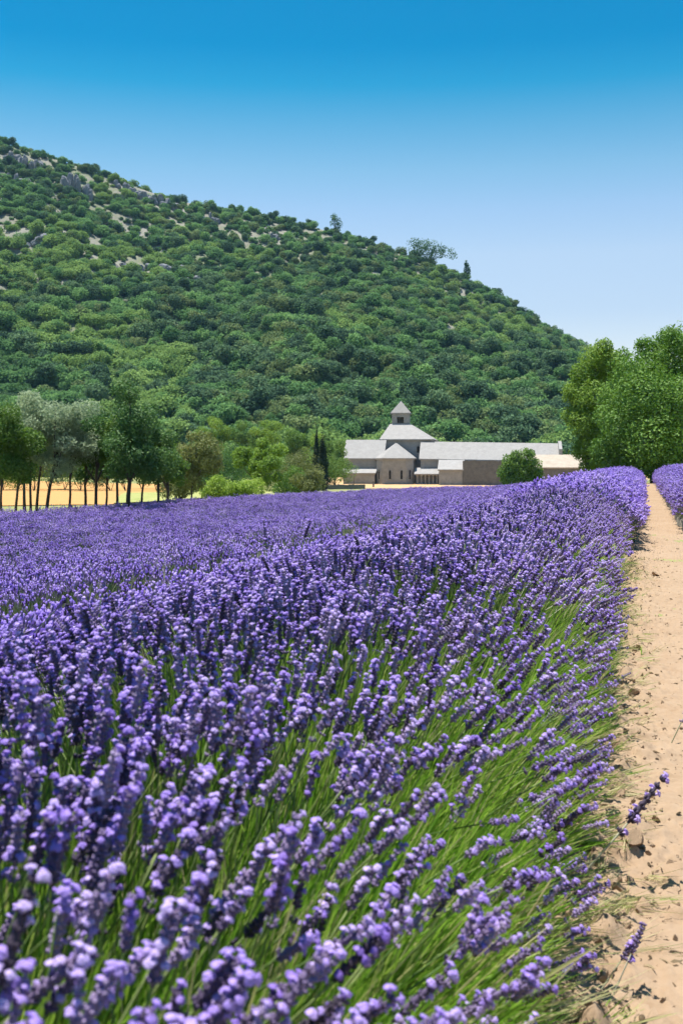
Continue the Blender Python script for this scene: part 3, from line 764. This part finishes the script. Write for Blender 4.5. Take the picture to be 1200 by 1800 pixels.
for k, (u_, y_, vt, vb, hw_, lm, ln, lb, nlv, sz) in enumerate(TL):
    p = gp(u_, y_); px = y_ / F; h_ = hgt(vt, p); ch = (vb - vt) * px
    big = 'thickest' in lb
    tree('field_tree', lb, p, h_, ch * 1.06, hw_ * px * 1.22, lm, int(nlv * 1.25), sz * (1.35 if lm == 'leaf_silver' else 1.1), 22, .10 if big else .055 + .02 * (k % 3) / 2, (ln * px, 0), 600 + 7 * k, 'trees along the far edge of the lavender', fork=max(.3, 1 - ch / h_ * .75),
         aspect=.45 if lm == 'leaf_silver' else .6, droop=.25 if lm == 'leaf_silver' else 0)
for k, (u_, y_, vt, hw_, lm, lb, nlv) in enumerate([
 (385, 72, 822, 24, 'leaf_lime', 'lime green rounded bush at the far edge of the lavender', 5500),
 (428, 76, 834, 28, 'leaf_lime', 'low yellow-green bush beside the lime bush', 5500),
 (512, 100, 806, 26, 'leaf_mid', 'green bush between the round tree and the pale bush', 4500),
 (538, 96, 812, 24, 'leaf_olive', 'grey-green bush just left of the cypresses', 4500),
 (318, 70, 800, 26, 'leaf_olive', 'loose olive shrub under the olive-yellow tree', 4000),
 (402, 120, 762, 42, 'leaf_dark', 'large dark bush behind the lime bush', 7000),
 (352, 130, 754, 40, 'leaf_mid', 'broad green bush behind the olive-yellow tree', 7000),
 (452, 150, 760, 44, 'leaf_mid', 'wide hazy bush behind the round bright tree', 6500),
 (520, 150, 768, 42, 'leaf_olive', 'pale green bush left of and behind the cypresses', 6500),
 (590, 205, 782, 30, 'leaf_mid', 'green bush between the cypresses and the abbey', 4500),
]):
    p = gp(u_, y_); px = y_ / F
    bush('meadow_bush', lb, p, hgt(vt, p), hw_ * px * 1.3, lm, int(nlv * 1.2), .055 + .0011 * y_, 10, 700 + 5 * k, 'bushes between field and abbey')
for k in range(13):
    u_ = 6 + 27 * k; p = gp(u_, 176 + 8 * math.sin(k * 2.3)); vt = 748 + 20 * math.sin(k * 1.7)
    bush('hedgerow_bush', 'leafy hedgerow bush behind the wheat field, number %s from the left edge' % ('first second third fourth fifth sixth seventh eighth ninth tenth eleventh twelfth thirteenth'.split()[k]), p, hgt(vt, p), 3.4, ['leaf_mid', 'leaf_bright', 'leaf_olive', 'leaf_bright', 'leaf_dark'][k % 5], 4200, .26, 13, 760 + 3 * k, 'hedgerow behind the wheat')
for k, (u_, vt, lm, lb) in enumerate([(372, 735, 'leaf_bright', 'sunlit tree behind the large dark bush, left of two'), (418, 742, 'leaf_mid', 'sunlit tree behind the large dark bush, right of two'), (470, 738, 'leaf_bright', 'tall light tree behind the round meadow tree'), (515, 745, 'leaf_mid', 'green tree behind the pale bush near the cypresses'), (545, 760, 'leaf_bright', 'light green tree directly behind the cypresses'), (588, 765, 'leaf_mid', 'green tree at the left gable of the abbey')]):
    p = gp(u_, 208); tree('meadow_tree', lb, p, hgt(vt, p), 7, 3.4, lm, 6500, .3, 12, .16, (0, 0), 780 + k, 'trees at the foot of the hill')
def cypress(label, u_, y_, vt, hw_, seed):
    p = gp(u_, y_); h_ = hgt(vt, p); w = hw_ * y_ / F; lb = []
    for k in range(16):
        f = k / 15; lb.append((rng.normal(0, .12 * w), rng.normal(0, .12 * w), h_ * (.06 + .90 * f), w * (1.0 - .86 * f ** 2.2) * .9, w * (1.0 - .86 * f ** 2.2) * .9, h_ * .085))
    return tree('cypress_tree', label, p, h_, h_ * .9, w, 'leaf_cypress', 6500, .26, lobes=lb, r0=.12, seed=seed, fork=.9, limbs=0, group='cypresses by the abbey', aspect=.35)
cypress('dark narrow cypress, left one of the pair beside the abbey', 556, 170, 756, 9, 801)
cypress('dark narrow cypress, right one of the pair beside the abbey', 567, 168, 763, 12, 802)

# the big trees on the right
p = gp(1150, 66)
big = []; rb = np.random.default_rng(5)
for (u_, v_, r_, dy) in [(1150, 640, 40, 0), (1185, 620, 46, 2), (1110, 660, 40, -1), (1215, 660, 55, 0), (1090, 700, 36, 1), (1140, 700, 55, -3), (1190, 720, 60, -3), (1100, 750, 44, -2), (1150, 770, 52, -4), (1215, 770, 55, -2),
                         (1085, 800, 34, -1), (1125, 812, 36, -2), (1168, 805, 38, -2), (1240, 600, 50, 2), (1275, 680, 60, 0), (1260, 770, 55, 0), (1135, 610, 20, 0), (1175, 592, 20, 0), (1062, 790, 26, -1), (1070, 730, 26, 0)]:
    y_ = 66 + dy; q = at(u_, v_, y_) - p; rr = r_ * y_ / F; big.append((q.x, q.y, q.z, rr, rr * 1.1, rr * .95))
for k in range(26):
    a = rb.uniform(-2.7, 1.2); u_, v_ = 1165 + 98 * math.cos(a) * rb.uniform(.85, 1.05), 700 + 118 * math.sin(a) * rb.uniform(.85, 1.06); y_ = 66 + rb.uniform(-2, 2); q = at(u_, v_, y_) - p; rr = rb.uniform(9, 19) * y_ / F; big.append((q.x, q.y, q.z, rr, rr, rr * .9))
o = tree('broadleaf_tree', 'big dense green tree filling the right edge beyond the lavender', p, hgt(575, p), 7, 4, 'leaf_sun', 56000, .19, lobes=big, r0=.26, seed=811, fork=.35, limbs=14, shell=.35)
p = gp(1030, 74)
lft = []
for (u_, v_, r_, dy) in [(1048, 632, 26, 0), (1025, 660, 24, 0), (1062, 660, 30, 1), (1012, 690, 24, 0), (1042, 700, 32, -1), (1008, 730, 20, 0), (1030, 745, 28, -1), (1050, 775, 30, -1), (1025, 790, 22, 0), (1040, 815, 22, 0), (1060, 610, 16, 0), (1075, 640, 26, 1)]:
    y_ = 74 + dy; q = at(u_, v_, y_) - p; rr = r_ * y_ / F; lft.append((q.x, q.y, q.z, rr, rr * 1.1, rr * .95))
tree('broadleaf_tree', 'lighter green tree leaning out left of the big right tree', p, hgt(600, p), 7, 3, 'leaf_bright', 22000, .18, lobes=lft, r0=.16, seed=821, fork=.35, limbs=10, shell=.4)
p = gp(914, 150); sh = []
for (u_, v_, r_) in [(900, 815, 18), (925, 808, 19), (912, 828, 20), (938, 822, 14), (888, 830, 14), (905, 800, 9), (931, 797, 8), (943, 835, 12), (893, 842, 14), (925, 842, 16)]:
    q = at(u_, v_, 150) - p; rr = r_ * 150 / F; sh.append((q.x, q.y, q.z, rr, rr, rr))
tree('shrub', 'upright green shrub in front of the long abbey wing', p, hgt(790, p), 4, 2, 'leaf_mid', 9000, .3, lobes=sh, r0=.08, seed=831, limbs=8, cat='shrub')

# ------------------------------------------------------------------ hillside wood
def hill_bush(seed, nl=8, n=1500, size=.42, squash=.8):
    r = np.random.default_rng(seed); lb = []
    for k in range(nl):
        a = r.uniform(0, 6.28); q = math.sqrt(r.random()) * .62; f = r.uniform(.34, .56)
        lb.append((q * math.cos(a), q * math.sin(a), (.35 + .55 * r.random() * (1 - q * .5)) * squash, f, f, f * .85))
    V, Q, tint = leaves(lb, n, size * .36, seed + 1, .75, .6, up=.5)
    return V, Q, tint
M['leaf_hill'] = leaf_mat('leaf_hillside', (0.066, 0.143, 0.059), (0.142, 0.274, 0.097), (0.262, 0.435, 0.149), .35, .6)
M['leaf_hill_yellow'] = leaf_mat('leaf_hillside_light', (0.139, 0.231, 0.066), (0.218, 0.341, 0.100), (0.307, 0.440, 0.145), .35, .6)
M['leaf_hill_blue'] = leaf_mat('leaf_hillside_dark', (0.051, 0.101, 0.059), (0.101, 0.177, 0.092), (0.186, 0.288, 0.135), .25, .6)
M['leaf_hill_grey'] = leaf_mat('leaf_hillside_grey', (.10, .15, .06), (.18, .25, .10), (.27, .34, .14), .3, .6)
HK = ['leaf_hill'] * 6 + ['leaf_hill_yellow'] * 4 + ['leaf_hill_blue'] * 3 + ['leaf_hill_grey'] * 3
hb = []
for k in range(16):
    V, Q, tint = hill_bush(900 + k * 3, nl=5 + k % 5, squash=(1.5 if k in (11, 12) else .75 + .45 * (k % 3) / 2)); hb.append(mesh_np('hill_tree', V, [Q], [M[HK[k]]], tint=tint))
HB = variants('hill_tree', hb)
r3 = np.random.default_rng(99); n = 40000
y = 246 + 340 * r3.random(n); x = (r3.random(n) * 1.55 - .2 - .5) * .62 * y * 1.0
u = CU + F * x / y; z = HILL(x, y); v = HV + F * (H - z) / y
clear = [(280, 472, 100, 20), (60, 415, 60, 22), (150, 440, 40, 30), (250, 335, 60, 12), (45, 275, 40, 20), (135, 318, 34, 18), (590, 520, 26, 10), (640, 545, 20, 8)]
dens = .8 + .55 * (fbm(x * .03, y * .02, 71) - .47) * 2
dens = np.where((u < 420) & (v < 500), dens * 1.15, dens)
for (a, b, c, d) in clear: dens = np.where(((u - a) / c) ** 2 + ((v - b) / d) ** 2 < 1, dens * .38, dens)
dens = np.where(y < 340, dens * np.interp(y, [246, 262, 300, 340], [1.0, .45, .45, .75]), dens * .75)
ok = (r3.random(n) < dens) & (u > -150) & (u < 1350)
x, y, z, u, v = x[ok], y[ok], z[ok], u[ok], v[ok]
size = np.interp(y, [246, 330, 560, 600], [4.2, 4.0, 2.5, 2.2]) * (.36 + 1.0 * r3.random(len(x)) ** 2.1)
yellow = fbm(x * .02 + 3, y * .02, 81) + np.where((u < 330) & (v > 450), .17, 0) > .55
rr = r3.random(len(x)) + .35 * (fbm(x * .05, y * .05, 83) - .47) + np.where(u > 450, .06, -.05)
idx = np.where(yellow & (r3.random(len(x)) < .75), r3.integers(6, 10, len(x)), np.where(rr < .55, r3.integers(0, 6, len(x)), np.where(rr < .8, r3.integers(10, 13, len(x)), r3.integers(13, 16, len(x)))))
near = np.argsort(y)[:0]
front = np.where((u > 0) & (u < 1000) & (y < 330))[0]
front = front[np.argsort(-size[front] / y[front])][:260]
rot = np.stack([r3.normal(0, .1, len(x)), r3.normal(0, .1, len(x)), r3.uniform(0, 6.28, len(x))], 1)
rest = np.ones(len(x), bool); rest[front] = False
Pz = np.stack([x, y, z - .25], 1)
tag(scatter('hillside_wood', Pz[rest], rot[rest], size[rest], idx[rest], HB), 'green scrubby wood covering the whole hillside', 'wood')
for k in front:
    o = obj('hillside_tree', hb[idx[k]], loc=Pz[k], rot=rot[k], scale=float(size[k]))
    tone = 'light green' if idx[k] in (6, 7, 8, 9, 13, 14, 15) else 'dark green'
    where = ('above the left tree line' if u[k] < 320 else 'above the meadow bushes' if u[k] < 600 else 'behind the abbey bell tower' if u[k] < 780 else 'above the long abbey roof') + (', upper rank' if v[k] < 745 else ', lower rank')
    tag(o, tone + ' bushy tree low on the wooded hill ' + where, 'tree', tone + ' hill trees ' + where)

# trees that stand out on the skyline
for k, (u_, vt, vb, hw_, lb, nm) in enumerate([(590, 378, 402, 11, 'lone small tree on the skyline, left of the spreading pine', 'skyline_tree'), (757, 420, 462, 40, 'wide spreading pine on the hill skyline', 'pine_tree'),
                          (820, 460, 480, 6, 'thin bare-looking tree on the skyline right of the spreading pine', 'skyline_tree'), (1022, 598, 622, 10, 'last skyline tree beside the big right tree', 'skyline_tree')]):
    y_ = 556; x_ = (u_ - CU) / F * y_; zz = float(HILL(x_, y_)); p = Vector((x_, y_, zz - (2.2 if nm == 'pine_tree' else .3))); px = y_ / F
    h_ = hgt(vt, p); w = hw_ * px
    if nm == 'pine_tree':
        lb_ = [(w * a, w * .3 * b, h_ * c, w * d, w * d, h_ * .16) for a, b, c, d in ((-.7, 0, .88, .34), (-.35, .5, .86, .38), (0, -.4, .78, .40), (.35, .4, .70, .36), (.7, 0, .60, .32), (.95, .2, .50, .22), (-.2, 0, .62, .45), (-.6, -.3, .66, .4), (-.3, 0, .48, .45), (.2, 0, .5, .4), (-.65, 0, .5, .3))]
    else:
        lb_ = [(a * w, rng.normal(0, .2) * w, h_ * f, w * .5, w * .5, h_ * .17) for a, f in ((-.5, .62), (.45, .7), (-.1, .85), (.6, .5), (-.35, .92), (.1, .5))]
    tree(nm, lb, p, h_, h_ * .6, w, 'leaf_dark', 2500 if nm == 'pine_tree' else 420, .75, lobes=lb_, r0=.35 if nm == 'pine_tree' else .2, seed=850 + k, fork=.5, limbs=5, cat='tree', aspect=.7)

# limestone outcrops
def rock_mat():
    m, n, p = mat('limestone')
    a = noise(n, 2.2, 8, .7); n.links.new(ramp(n, [(.3, (.11, .12, .14)), (.55, (.22, .23, .25)), (.75, (.36, .35, .35))], a), p.inputs['Base Color']); p.inputs['Roughness'].default_value = .9
    bump(n, p, a, .9, .3); return m
M['rock'] = rock_mat()
def crag_mesh(seed):
    V, T = ico(3); r = np.random.default_rng(seed); V = np.sign(V) * np.abs(V) ** .62; V /= np.abs(V).max()
    for k in range(6):
        d = r.normal(size=3); d[2] *= .5; d /= np.linalg.norm(d); h = r.uniform(.6, .95); q = V @ d; V -= np.maximum(q - h, 0)[:, None] * d
    st_ = np.floor(V[:, 2] * 3.3 + seed) * 1.7; V[:, :2] *= (1 + .22 * (hash2(st_.astype(int), st_.astype(int) * 0, seed) - .5))[:, None]
    V *= (1 + .35 * (fbm(V[:, 0] * 3 + V[:, 2] * 2 + 9, V[:, 1] * 3 - V[:, 2] + 4, seed) - .47))[:, None]
    return mesh_np('boulder', V, [T], [M['rock']])
crag = [crag_mesh(8800 + k) for k in range(8)]
for k, (u_, v_, w_, h_, lb) in enumerate([(42, 275, 34, 20, 'grey limestone crag highest on the hill, near the left edge'), (135, 316, 28, 22, 'blocky grey limestone crag right of the highest crag'), (275, 345, 38, 14, 'long low limestone crag below the skyline'),
                                     (225, 325, 24, 12, 'pale limestone crag just under the skyline above the long crag'), (372, 380, 16, 12, 'small limestone crag right of the long crag'), (480, 412, 14, 8, 'faint limestone knob amid upper scrub'),
                                     (30, 310, 24, 12, 'low broken limestone crag beneath the highest crag'), (70, 420, 44, 9, 'pale stony ledge at the left of the slope'), (270, 468, 60, 10, 'pale scree ledge in the middle of the slope'), (345, 488, 34, 8, 'pale scree ledge right of the middle ledge')]):
    p = hill_hit(u_, v_ + h_); px = p.y / F; rk = np.random.default_rng(880 + k)
    o = empty('rock_outcrop', p); tag(o, lb, 'rock', 'limestone crags on the hill'); nb = 5 + w_ // 9
    for q in range(nb):
        fx = (q + .5) / nb * 2 - 1 + rk.normal(0, .06); xx = fx * w_ * px; dy = rk.normal(0, .12) * w_ * px
        zz = float(HILL(p.x + xx, p.y + dy)) - p.z; hh = h_ * px * rk.uniform(.65, 1.15) * (1 - .35 * abs(fx)); ww = w_ * px / nb * rk.uniform(1.2, 1.9)
        obj('boulder', crag[(q + k) % 8], o, loc=(xx, dy, zz + hh * .35), rot=(rk.normal(0, .12), rk.normal(0, .15), rk.uniform(0, 6.28)), scale=(ww, ww * .8, hh))

# ------------------------------------------------------------------ abbey
def stone_mat(name, c0, c1, bscale, mortar, bs=.5, worn=.62):
    m, n, p = mat(name)
    c = n.nodes.new('ShaderNodeTexCoord'); mp = n.nodes.new('ShaderNodeMapping'); n.links.new(c.outputs['Object'], mp.inputs[0])
    cb = n.nodes.new('ShaderNodeCombineXYZ'); sp = n.nodes.new('ShaderNodeSeparateXYZ'); n.links.new(mp.outputs[0], sp.inputs[0])
    ad = n.nodes.new('ShaderNodeMath'); n.links.new(sp.outputs[0], ad.inputs[0]); n.links.new(sp.outputs[1], ad.inputs[1])
    n.links.new(ad.outputs[0], cb.inputs[0]); n.links.new(sp.outputs[2], cb.inputs[1])
    b = n.nodes.new('ShaderNodeTexBrick'); b.inputs['Scale'].default_value = bscale; n.links.new(cb.outputs[0], b.inputs['Vector'])
    b.inputs['Color1'].default_value = (*c0, 1); b.inputs['Color2'].default_value = (*c1, 1); b.inputs['Mortar'].default_value = (*mortar, 1)
    b.inputs['Mortar Size'].default_value = .015; b.inputs['Mortar Smooth'].default_value = .3
    a = noise(n, 1.1, 7, .7)
    col = mixc(n, b.outputs['Color'], ramp(n, [(.3, tuple(x * worn for x in c0)), (.7, tuple(min(1, x * 1.12) for x in c1))], a), .5)
    n.links.new(col, p.inputs['Base Color']); p.inputs['Roughness'].default_value = .92; p.inputs['Specular IOR Level'].default_value = .1
    bump(n, p, a, bs, .06); return m
M['wall'] = stone_mat('pale_limestone_masonry', (.30, .30, .295), (.345, .345, .335), 1.6, (.245, .24, .235))
M['roof'] = stone_mat('stone_slab_roof', (0.307, 0.295, 0.282), (0.356, 0.344, 0.332), 2.2, (0.246, 0.233, 0.227), worn=.82)
M['rubble'] = stone_mat('rough_rubble_masonry', (.13, .13, .125), (.20, .20, .19), 2.4, (.085, .085, .08), 1)
M['annex'] = stone_mat('warm_plaster', (0.416, 0.352, 0.280), (0.448, 0.384, 0.312), .6, (0.400, 0.336, 0.272))
m, n, p_ = mat('dark_opening'); p_.inputs['Base Color'].default_value = (.012, .012, .014, 1); p_.inputs['Roughness'].default_value = .25; M['dark'] = m

AB = empty('abbey', (.6, 221, -2.95), R(-8)); tag(AB, 'pale stone abbey with slab roofs, apse and small bell tower below the hill', 'abbey')
def part(name, b, m, smooth=False, parent=None): return obj(name, b.mesh(name, M[m], smooth), parent or AB)
def gable(nm_w, nm_r, x0, x1, y0, y1, ze, zr, zr1=None, over=.3, th=.28, wallm='wall'):
    """box with a ridge along x; zr at x0 end, zr1 at x1 end"""
    zr1 = zr if zr1 is None else zr1; yc = (y0 + y1) / 2; b = MB()
    b.prism([(x0, y0, -.6), (x1, y0, -.6), (x1, y1, -.6), (x0, y1, -.6)], [(x0, y0, ze), (x1, y0, ze + zr1 - zr), (x1, y1, ze + zr1 - zr), (x0, y1, ze)])
    b.prism([(x0, y0, ze), (x0, yc, zr), (x0, y1, ze)], [(x1, y0, ze + zr1 - zr), (x1, yc, zr1), (x1, y1, ze + zr1 - zr)])
    w = part(nm_w, b, wallm)
    b = MB(); k = (zr - ze) / (yc - y0)
    for sgn, ye in ((-1, y0), (1, y1)):
        yo = ye + sgn * over; zo = ze - over * k + .04; xa, xb = x0 - over, x1 + over; dz = zr1 - zr
        lo = [(xa, yo, zo), (xb, yo, zo + dz), (xb, yc, zr1 + .04), (xa, yc, zr + .04)]
        b.prism(lo, [(x_, y_, z_ + th) for x_, y_, z_ in lo])
    r_ = part(nm_r, b, 'roof')
    return w, r_
def shed(nm_w, nm_r, x0, x1, y0, y1, z_front, z_back, wallm='wall', over=.25, th=.22, roofm='roof'):
    b = MB(); b.prism([(x0, y0, -.6), (x1, y0, -.6), (x1, y1, -.6), (x0, y1, -.6)], [(x0, y0, z_front), (x1, y0, z_front), (x1, y1, z_back), (x0, y1, z_back)])
    w = part(nm_w, b, wallm); k = (z_back - z_front) / (y1 - y0); b = MB()
    lo = [(x0 - over, y0 - over, z_front - over * k + .04), (x1 + over, y0 - over, z_front - over * k + .04), (x1 + over, y1 - .01, z_back + .04), (x0 - over, y1 - .01, z_back + .04)]
    b.prism(lo, [(x_, y_, z_ + th) for x_, y_, z_ in lo]); part(nm_r, b, roofm); return w
def arch(x, y, z0, z1, w, nrm=(0, -1), depth=.5, d0=-.02):
    """dark arched opening with a stone surround, standing in a wall whose outward normal is nrm"""
    nx, ny = nrm; tx, ty = -ny, nx
    def ring(w_, e, off):
        r_ = w_ / 2; pts = [(-r_, z0 - e), (r_, z0 - e)] + [(r_ * math.cos(q), z1 - w / 2 + r_ * math.sin(q)) for q in np.linspace(0, math.pi, 9)]
        return [(x + tx * a + nx * off, y + ty * a + ny * off, z) for a, z in pts]
    b = MB(); b.prism(ring(w, 0, -.3), ring(w, 0, .05)); g = part('window', b, 'dark')
    b = MB(); o_, i_ = ring(w + .3, .12, .11), ring(w, 0, .11); o2, i2 = ring(w + .3, .12, -.1), ring(w, 0, -.1); n_ = len(o_)
    b.add(o_ + i_ + o2 + i2, quads=[[k, (k + 1) % n_, n_ + (k + 1) % n_, n_ + k] for k in range(n_)] + [[k, (k + 1) % n_, 2 * n_ + (k + 1) % n_, 2 * n_ + k] for k in range(n_)] + [[n_ + k, n_ + (k + 1) % n_, 3 * n_ + (k + 1) % n_, 3 * n_ + k] for k in range(n_)])
    obj('surround', b.mesh('surround', M['wall']), g)

gable('transept_wall', 'transept_roof', 0, 7.4, 0, 9, 5.1, 8.55)
shed('side_aisle_wall', 'side_aisle_roof', 0.05, 6.1, -2.3, -.02, 2.2, 3.05)
# crossing block with hipped roof
b = MB(); b.box(7.0, 16.5, 5, 17.5, -.6, 8.9); part('crossing_wall', b, 'wall')
b = MB(); lo = [(6.3, 4.4, 8.75), (17.1, 4.4, 8.75), (17.1, 18.1, 8.75), (6.3, 18.1, 8.75)]; hi = [(7.9, 9.6, 12.15), (12.0, 9.6, 12.15), (12.0, 13, 12.15), (7.9, 13, 12.15)]
b.prism(lo, [(x_, y_, z_ + .22) for x_, y_, z_ in lo]); b.prism([(x_, y_, z_ + .22) for x_, y_, z_ in lo], hi); part('crossing_roof', b, 'roof')
# bell tower
b = MB(); tx0, tx1, ty0, ty1 = 8.25, 11.7, 9.8, 12.9; zc = 14.2
for (a0, a1, c0, c1) in ((tx0, tx0 + 1.05, ty0, ty1), (tx1 - 1.05, tx1, ty0, ty1)): b.box(a0, a1, c0, c1, 11.6, zc)
b.box(tx0 + 1.05, tx1 - 1.05, ty0 + .02, ty1 - .02, 13.55, zc - .002); b.box(tx0 + 1.05, tx1 - 1.05, ty1 - .8, ty1 - .03, 11.6, 13.55); b.box(tx0 + 1.05, tx1 - 1.05, ty0 + .05, ty1 - .8, 11.6, 12.35)
part('bell_tower_wall', b, 'wall')
b = MB(); lo = [(tx0 - .25, ty0 - .25, zc), (tx1 + .25, ty0 - .25, zc), (tx1 + .25, ty1 + .25, zc), (tx0 - .25, ty1 + .25, zc)]; ap = (9.97, 11.35)
b.prism(lo, [(x_, y_, z_ + .2) for x_, y_, z_ in lo]); b.prism([(x_, y_, z_ + .2) for x_, y_, z_ in lo], [(ap[0] + sx * .08, ap[1] + sy * .08, zc + 2.6) for sx, sy in ((-1, -1), (1, -1), (1, 1), (-1, 1))])
part('bell_tower_roof', b, 'roof')
# apse
def half(r_, n_=7, cx=9.95, cy=.6): return [(cx + r_ * math.cos(q), cy + r_ * math.sin(q)) for q in np.linspace(math.pi, 2 * math.pi, n_)]
def apse_ring(g):
    return [(6.35 - g, 5.2), (6.35 - g, -1.2), (7.6 - g * .4, -2.6 - g), (12.1 + g * .4, -2.6 - g), (13.4 + g, -1.2), (13.4 + g, 5.2)]
b = MB(); rg = apse_ring(0); b.prism([(x_, y_, -.6) for x_, y_ in rg][::-1], [(x_, y_, 5.0) for x_, y_ in rg][::-1]); part('apse_wall', b, 'wall')
b = MB(); rg = apse_ring(.3); ring0 = [(x_, y_, 4.95) for x_, y_ in rg]; ring1 = [(x_, y_, 5.2) for x_, y_ in rg]; b.prism(ring0[::-1], ring1[::-1])
A1, A2 = (9.85, .9, 8.15), (9.85, 5.2, 8.15); r1 = ring1
for pl in ([r1[0], r1[1], A1, A2], [r1[1], r1[2], A1], [r1[2], r1[3], A1], [r1[3], r1[4], A1], [r1[4], r1[5], A2, A1], [r1[5], r1[0], A2]): b.poly(pl)
part('apse_roof', b, 'roof')
arch(9.1, -2.6, 1.2, 2.9, .42); arch(11.3, -2.6, 1.2, 2.9, .42); arch(12.75, -1.9, 1.2, 3.0, .42, (.733, -.68)); arch(6.97, -1.9, 1.2, 3.0, .42, (-.733, -.68))
arch(13.95, 5, 6.3, 7.6, .6)
# long wing and its outbuildings
gable('long_wing_wall', 'long_wing_roof', 14.75, 40.6, 0, 9.2, 5.0, 8.2, 7.75)
b = MB(); b.box(40.9, 41.5, -.4, 5, -.4, 6.9); b.prism([(40.9, -.4, 6.9), (41.5, -.4, 6.9), (41.5, 5, 6.9), (40.9, 5, 6.9)], [(40.9, 3.4, 8.5), (41.5, 3.4, 8.5), (41.5, 5, 8.5), (40.9, 5, 8.5)]); part('end_parapet', b, 'roof')
# arcade lean-to with columns
b = MB(); b.box(13.9, 18.3, -2.2, -.03, -.6, .35); b.box(13.9, 18.3, -.9, -.02, .35, 3.0); part('arcade_wall', b, 'wall')
b = MB(); lo = [(13.7, -2.7, 2.0), (18.35, -2.7, 2.0), (18.35, -.03, 3.15), (13.7, -.03, 3.15)]; b.prism(lo, [(x_, y_, z_ + .22) for x_, y_, z_ in lo]); part('arcade_roof', b, 'roof')
for x_ in np.linspace(14.3, 18.0, 6):
    b = MB(); b.tube([(x_, -2.1, .3), (x_, -2.1, 2.12)], [.16, .14], 8); b.box(x_ - .22, x_ + .22, -2.32, -1.88, 1.85, 2.05); part('column', b, 'wall')
shed('porch_wall', 'porch_roof', 18.5, 22.9, -4.6, -.02, 2.9, 4.75)
b = MB(); b.box(22.95, 30.6, -4.7, -.03, -.6, 4.55)
for k in range(26): x_ = 22.95 + .295 * k; b.box(x_, x_ + .28, -4.75, -4.2, 4.552, 4.6 + .22 * rng.random())
part('rubble_block_wall', b, 'rubble')
shed('annex_wall', 'annex_roof', 36.2, 45.6, -6.5, -.45, 3.3, 5.6, 'rubble', roofm='annex')

# small things round the abbey
def base_pt(u_, v_, y_): q = at(u_, v_, y_); return Vector((q.x, q.y, float(G(q.x, q.y))))
M['wood'] = plain_noise('weathered_wood', (.06, .05, .04), (.14, .12, .10), 8)
q = base_pt(621.5, 854, 200); b = MB(); b.tube([(0, 0, -.3), (0, 0, 2.6)], [.07, .055], 7); b.tube([(-.22, 0, 2.35), (.22, 0, 2.35)], [.035, .035], 5)
tag(obj('wooden_post', b.mesh('wooden_post', M['wood'], True), loc=q), 'thin upright post before the left end of the abbey', 'post')
q = base_pt(656, 852, 198); b = MB(); b.tube([(0, 0, -.2), (0, 0, .9)], [.16, .14], 7); b.tube([(0, 0, .9), (0, 0, 1.05)], [.18, .1], 7)
tag(obj('boundary_post', b.mesh('boundary_post', M['wood'], True), loc=q), 'short dark boundary post on the yard before the apse', 'post')
def stone_wall(name, label, u0, u1, y0, y1, h_, m='rubble', n=40):
    a, c = gp(u0, y0), gp(u1, y1); o = empty(name, a); tag(o, label, 'wall'); r = np.random.default_rng(int(u0)); b = MB(); d = (c - a); L = d.length; d.normalize(); sd = Vector((-d.y, d.x, 0))
    for k in range(n):
        f0, f1 = k / n, (k + .97) / n; p0 = d * L * f0; p1 = d * L * f1; hh = h_ * r.uniform(.9, 1.08); zz0 = float(G(a.x + p0.x, a.y + p0.y)) - a.z
        c_ = [p0 - sd * .25, p1 - sd * .25, p1 + sd * .25, p0 + sd * .25]
        b.prism([(w_.x, w_.y, zz0 - .4) for w_ in c_], [(w_.x, w_.y, zz0 + hh) for w_ in c_])
    obj('masonry', b.mesh('masonry', M[m]), o); return o
stone_wall('stone_wall', 'low grey stone wall edging the tan yard left of the abbey', 540, 640, 178, 186, .7)
stone_wall('stone_wall', 'brownish dry stone wall at the far right below the annex', 930, 1040, 196, 192, 1.5)
for k in range(22):
    u_ = 775 + 10.2 * k; p = gp(u_, 236 + rng.normal(0, 1)); p.z = -1.7
    bush('hedge_bush', 'dark clipped bush in the hedge above the long abbey roof', p, hgt(772, p) * rng.uniform(.93, 1.04), 1.3, 'leaf_dark', 900, .35, 6, 960 + k, 'hedge bushes behind the long wing')

# ------------------------------------------------------------------ air
b = MB(); b.box(-460, 460, -40, 920, -9, 240)
m = bpy.data.materials.new('summer_haze'); m.use_nodes = True; n = m.node_tree; n.nodes.remove(n.nodes['Principled BSDF'])
pv = n.nodes.new('ShaderNodeVolumePrincipled'); pv.inputs['Color'].default_value = (.30, .62, 1, 1); pv.inputs['Density'].default_value = .00008; pv.inputs['Anisotropy'].default_value = .2
n.links.new(pv.outputs[0], n.nodes['Material Output'].inputs['Volume'])
tag(obj('haze', b.mesh('haze', m)), kind='stuff')
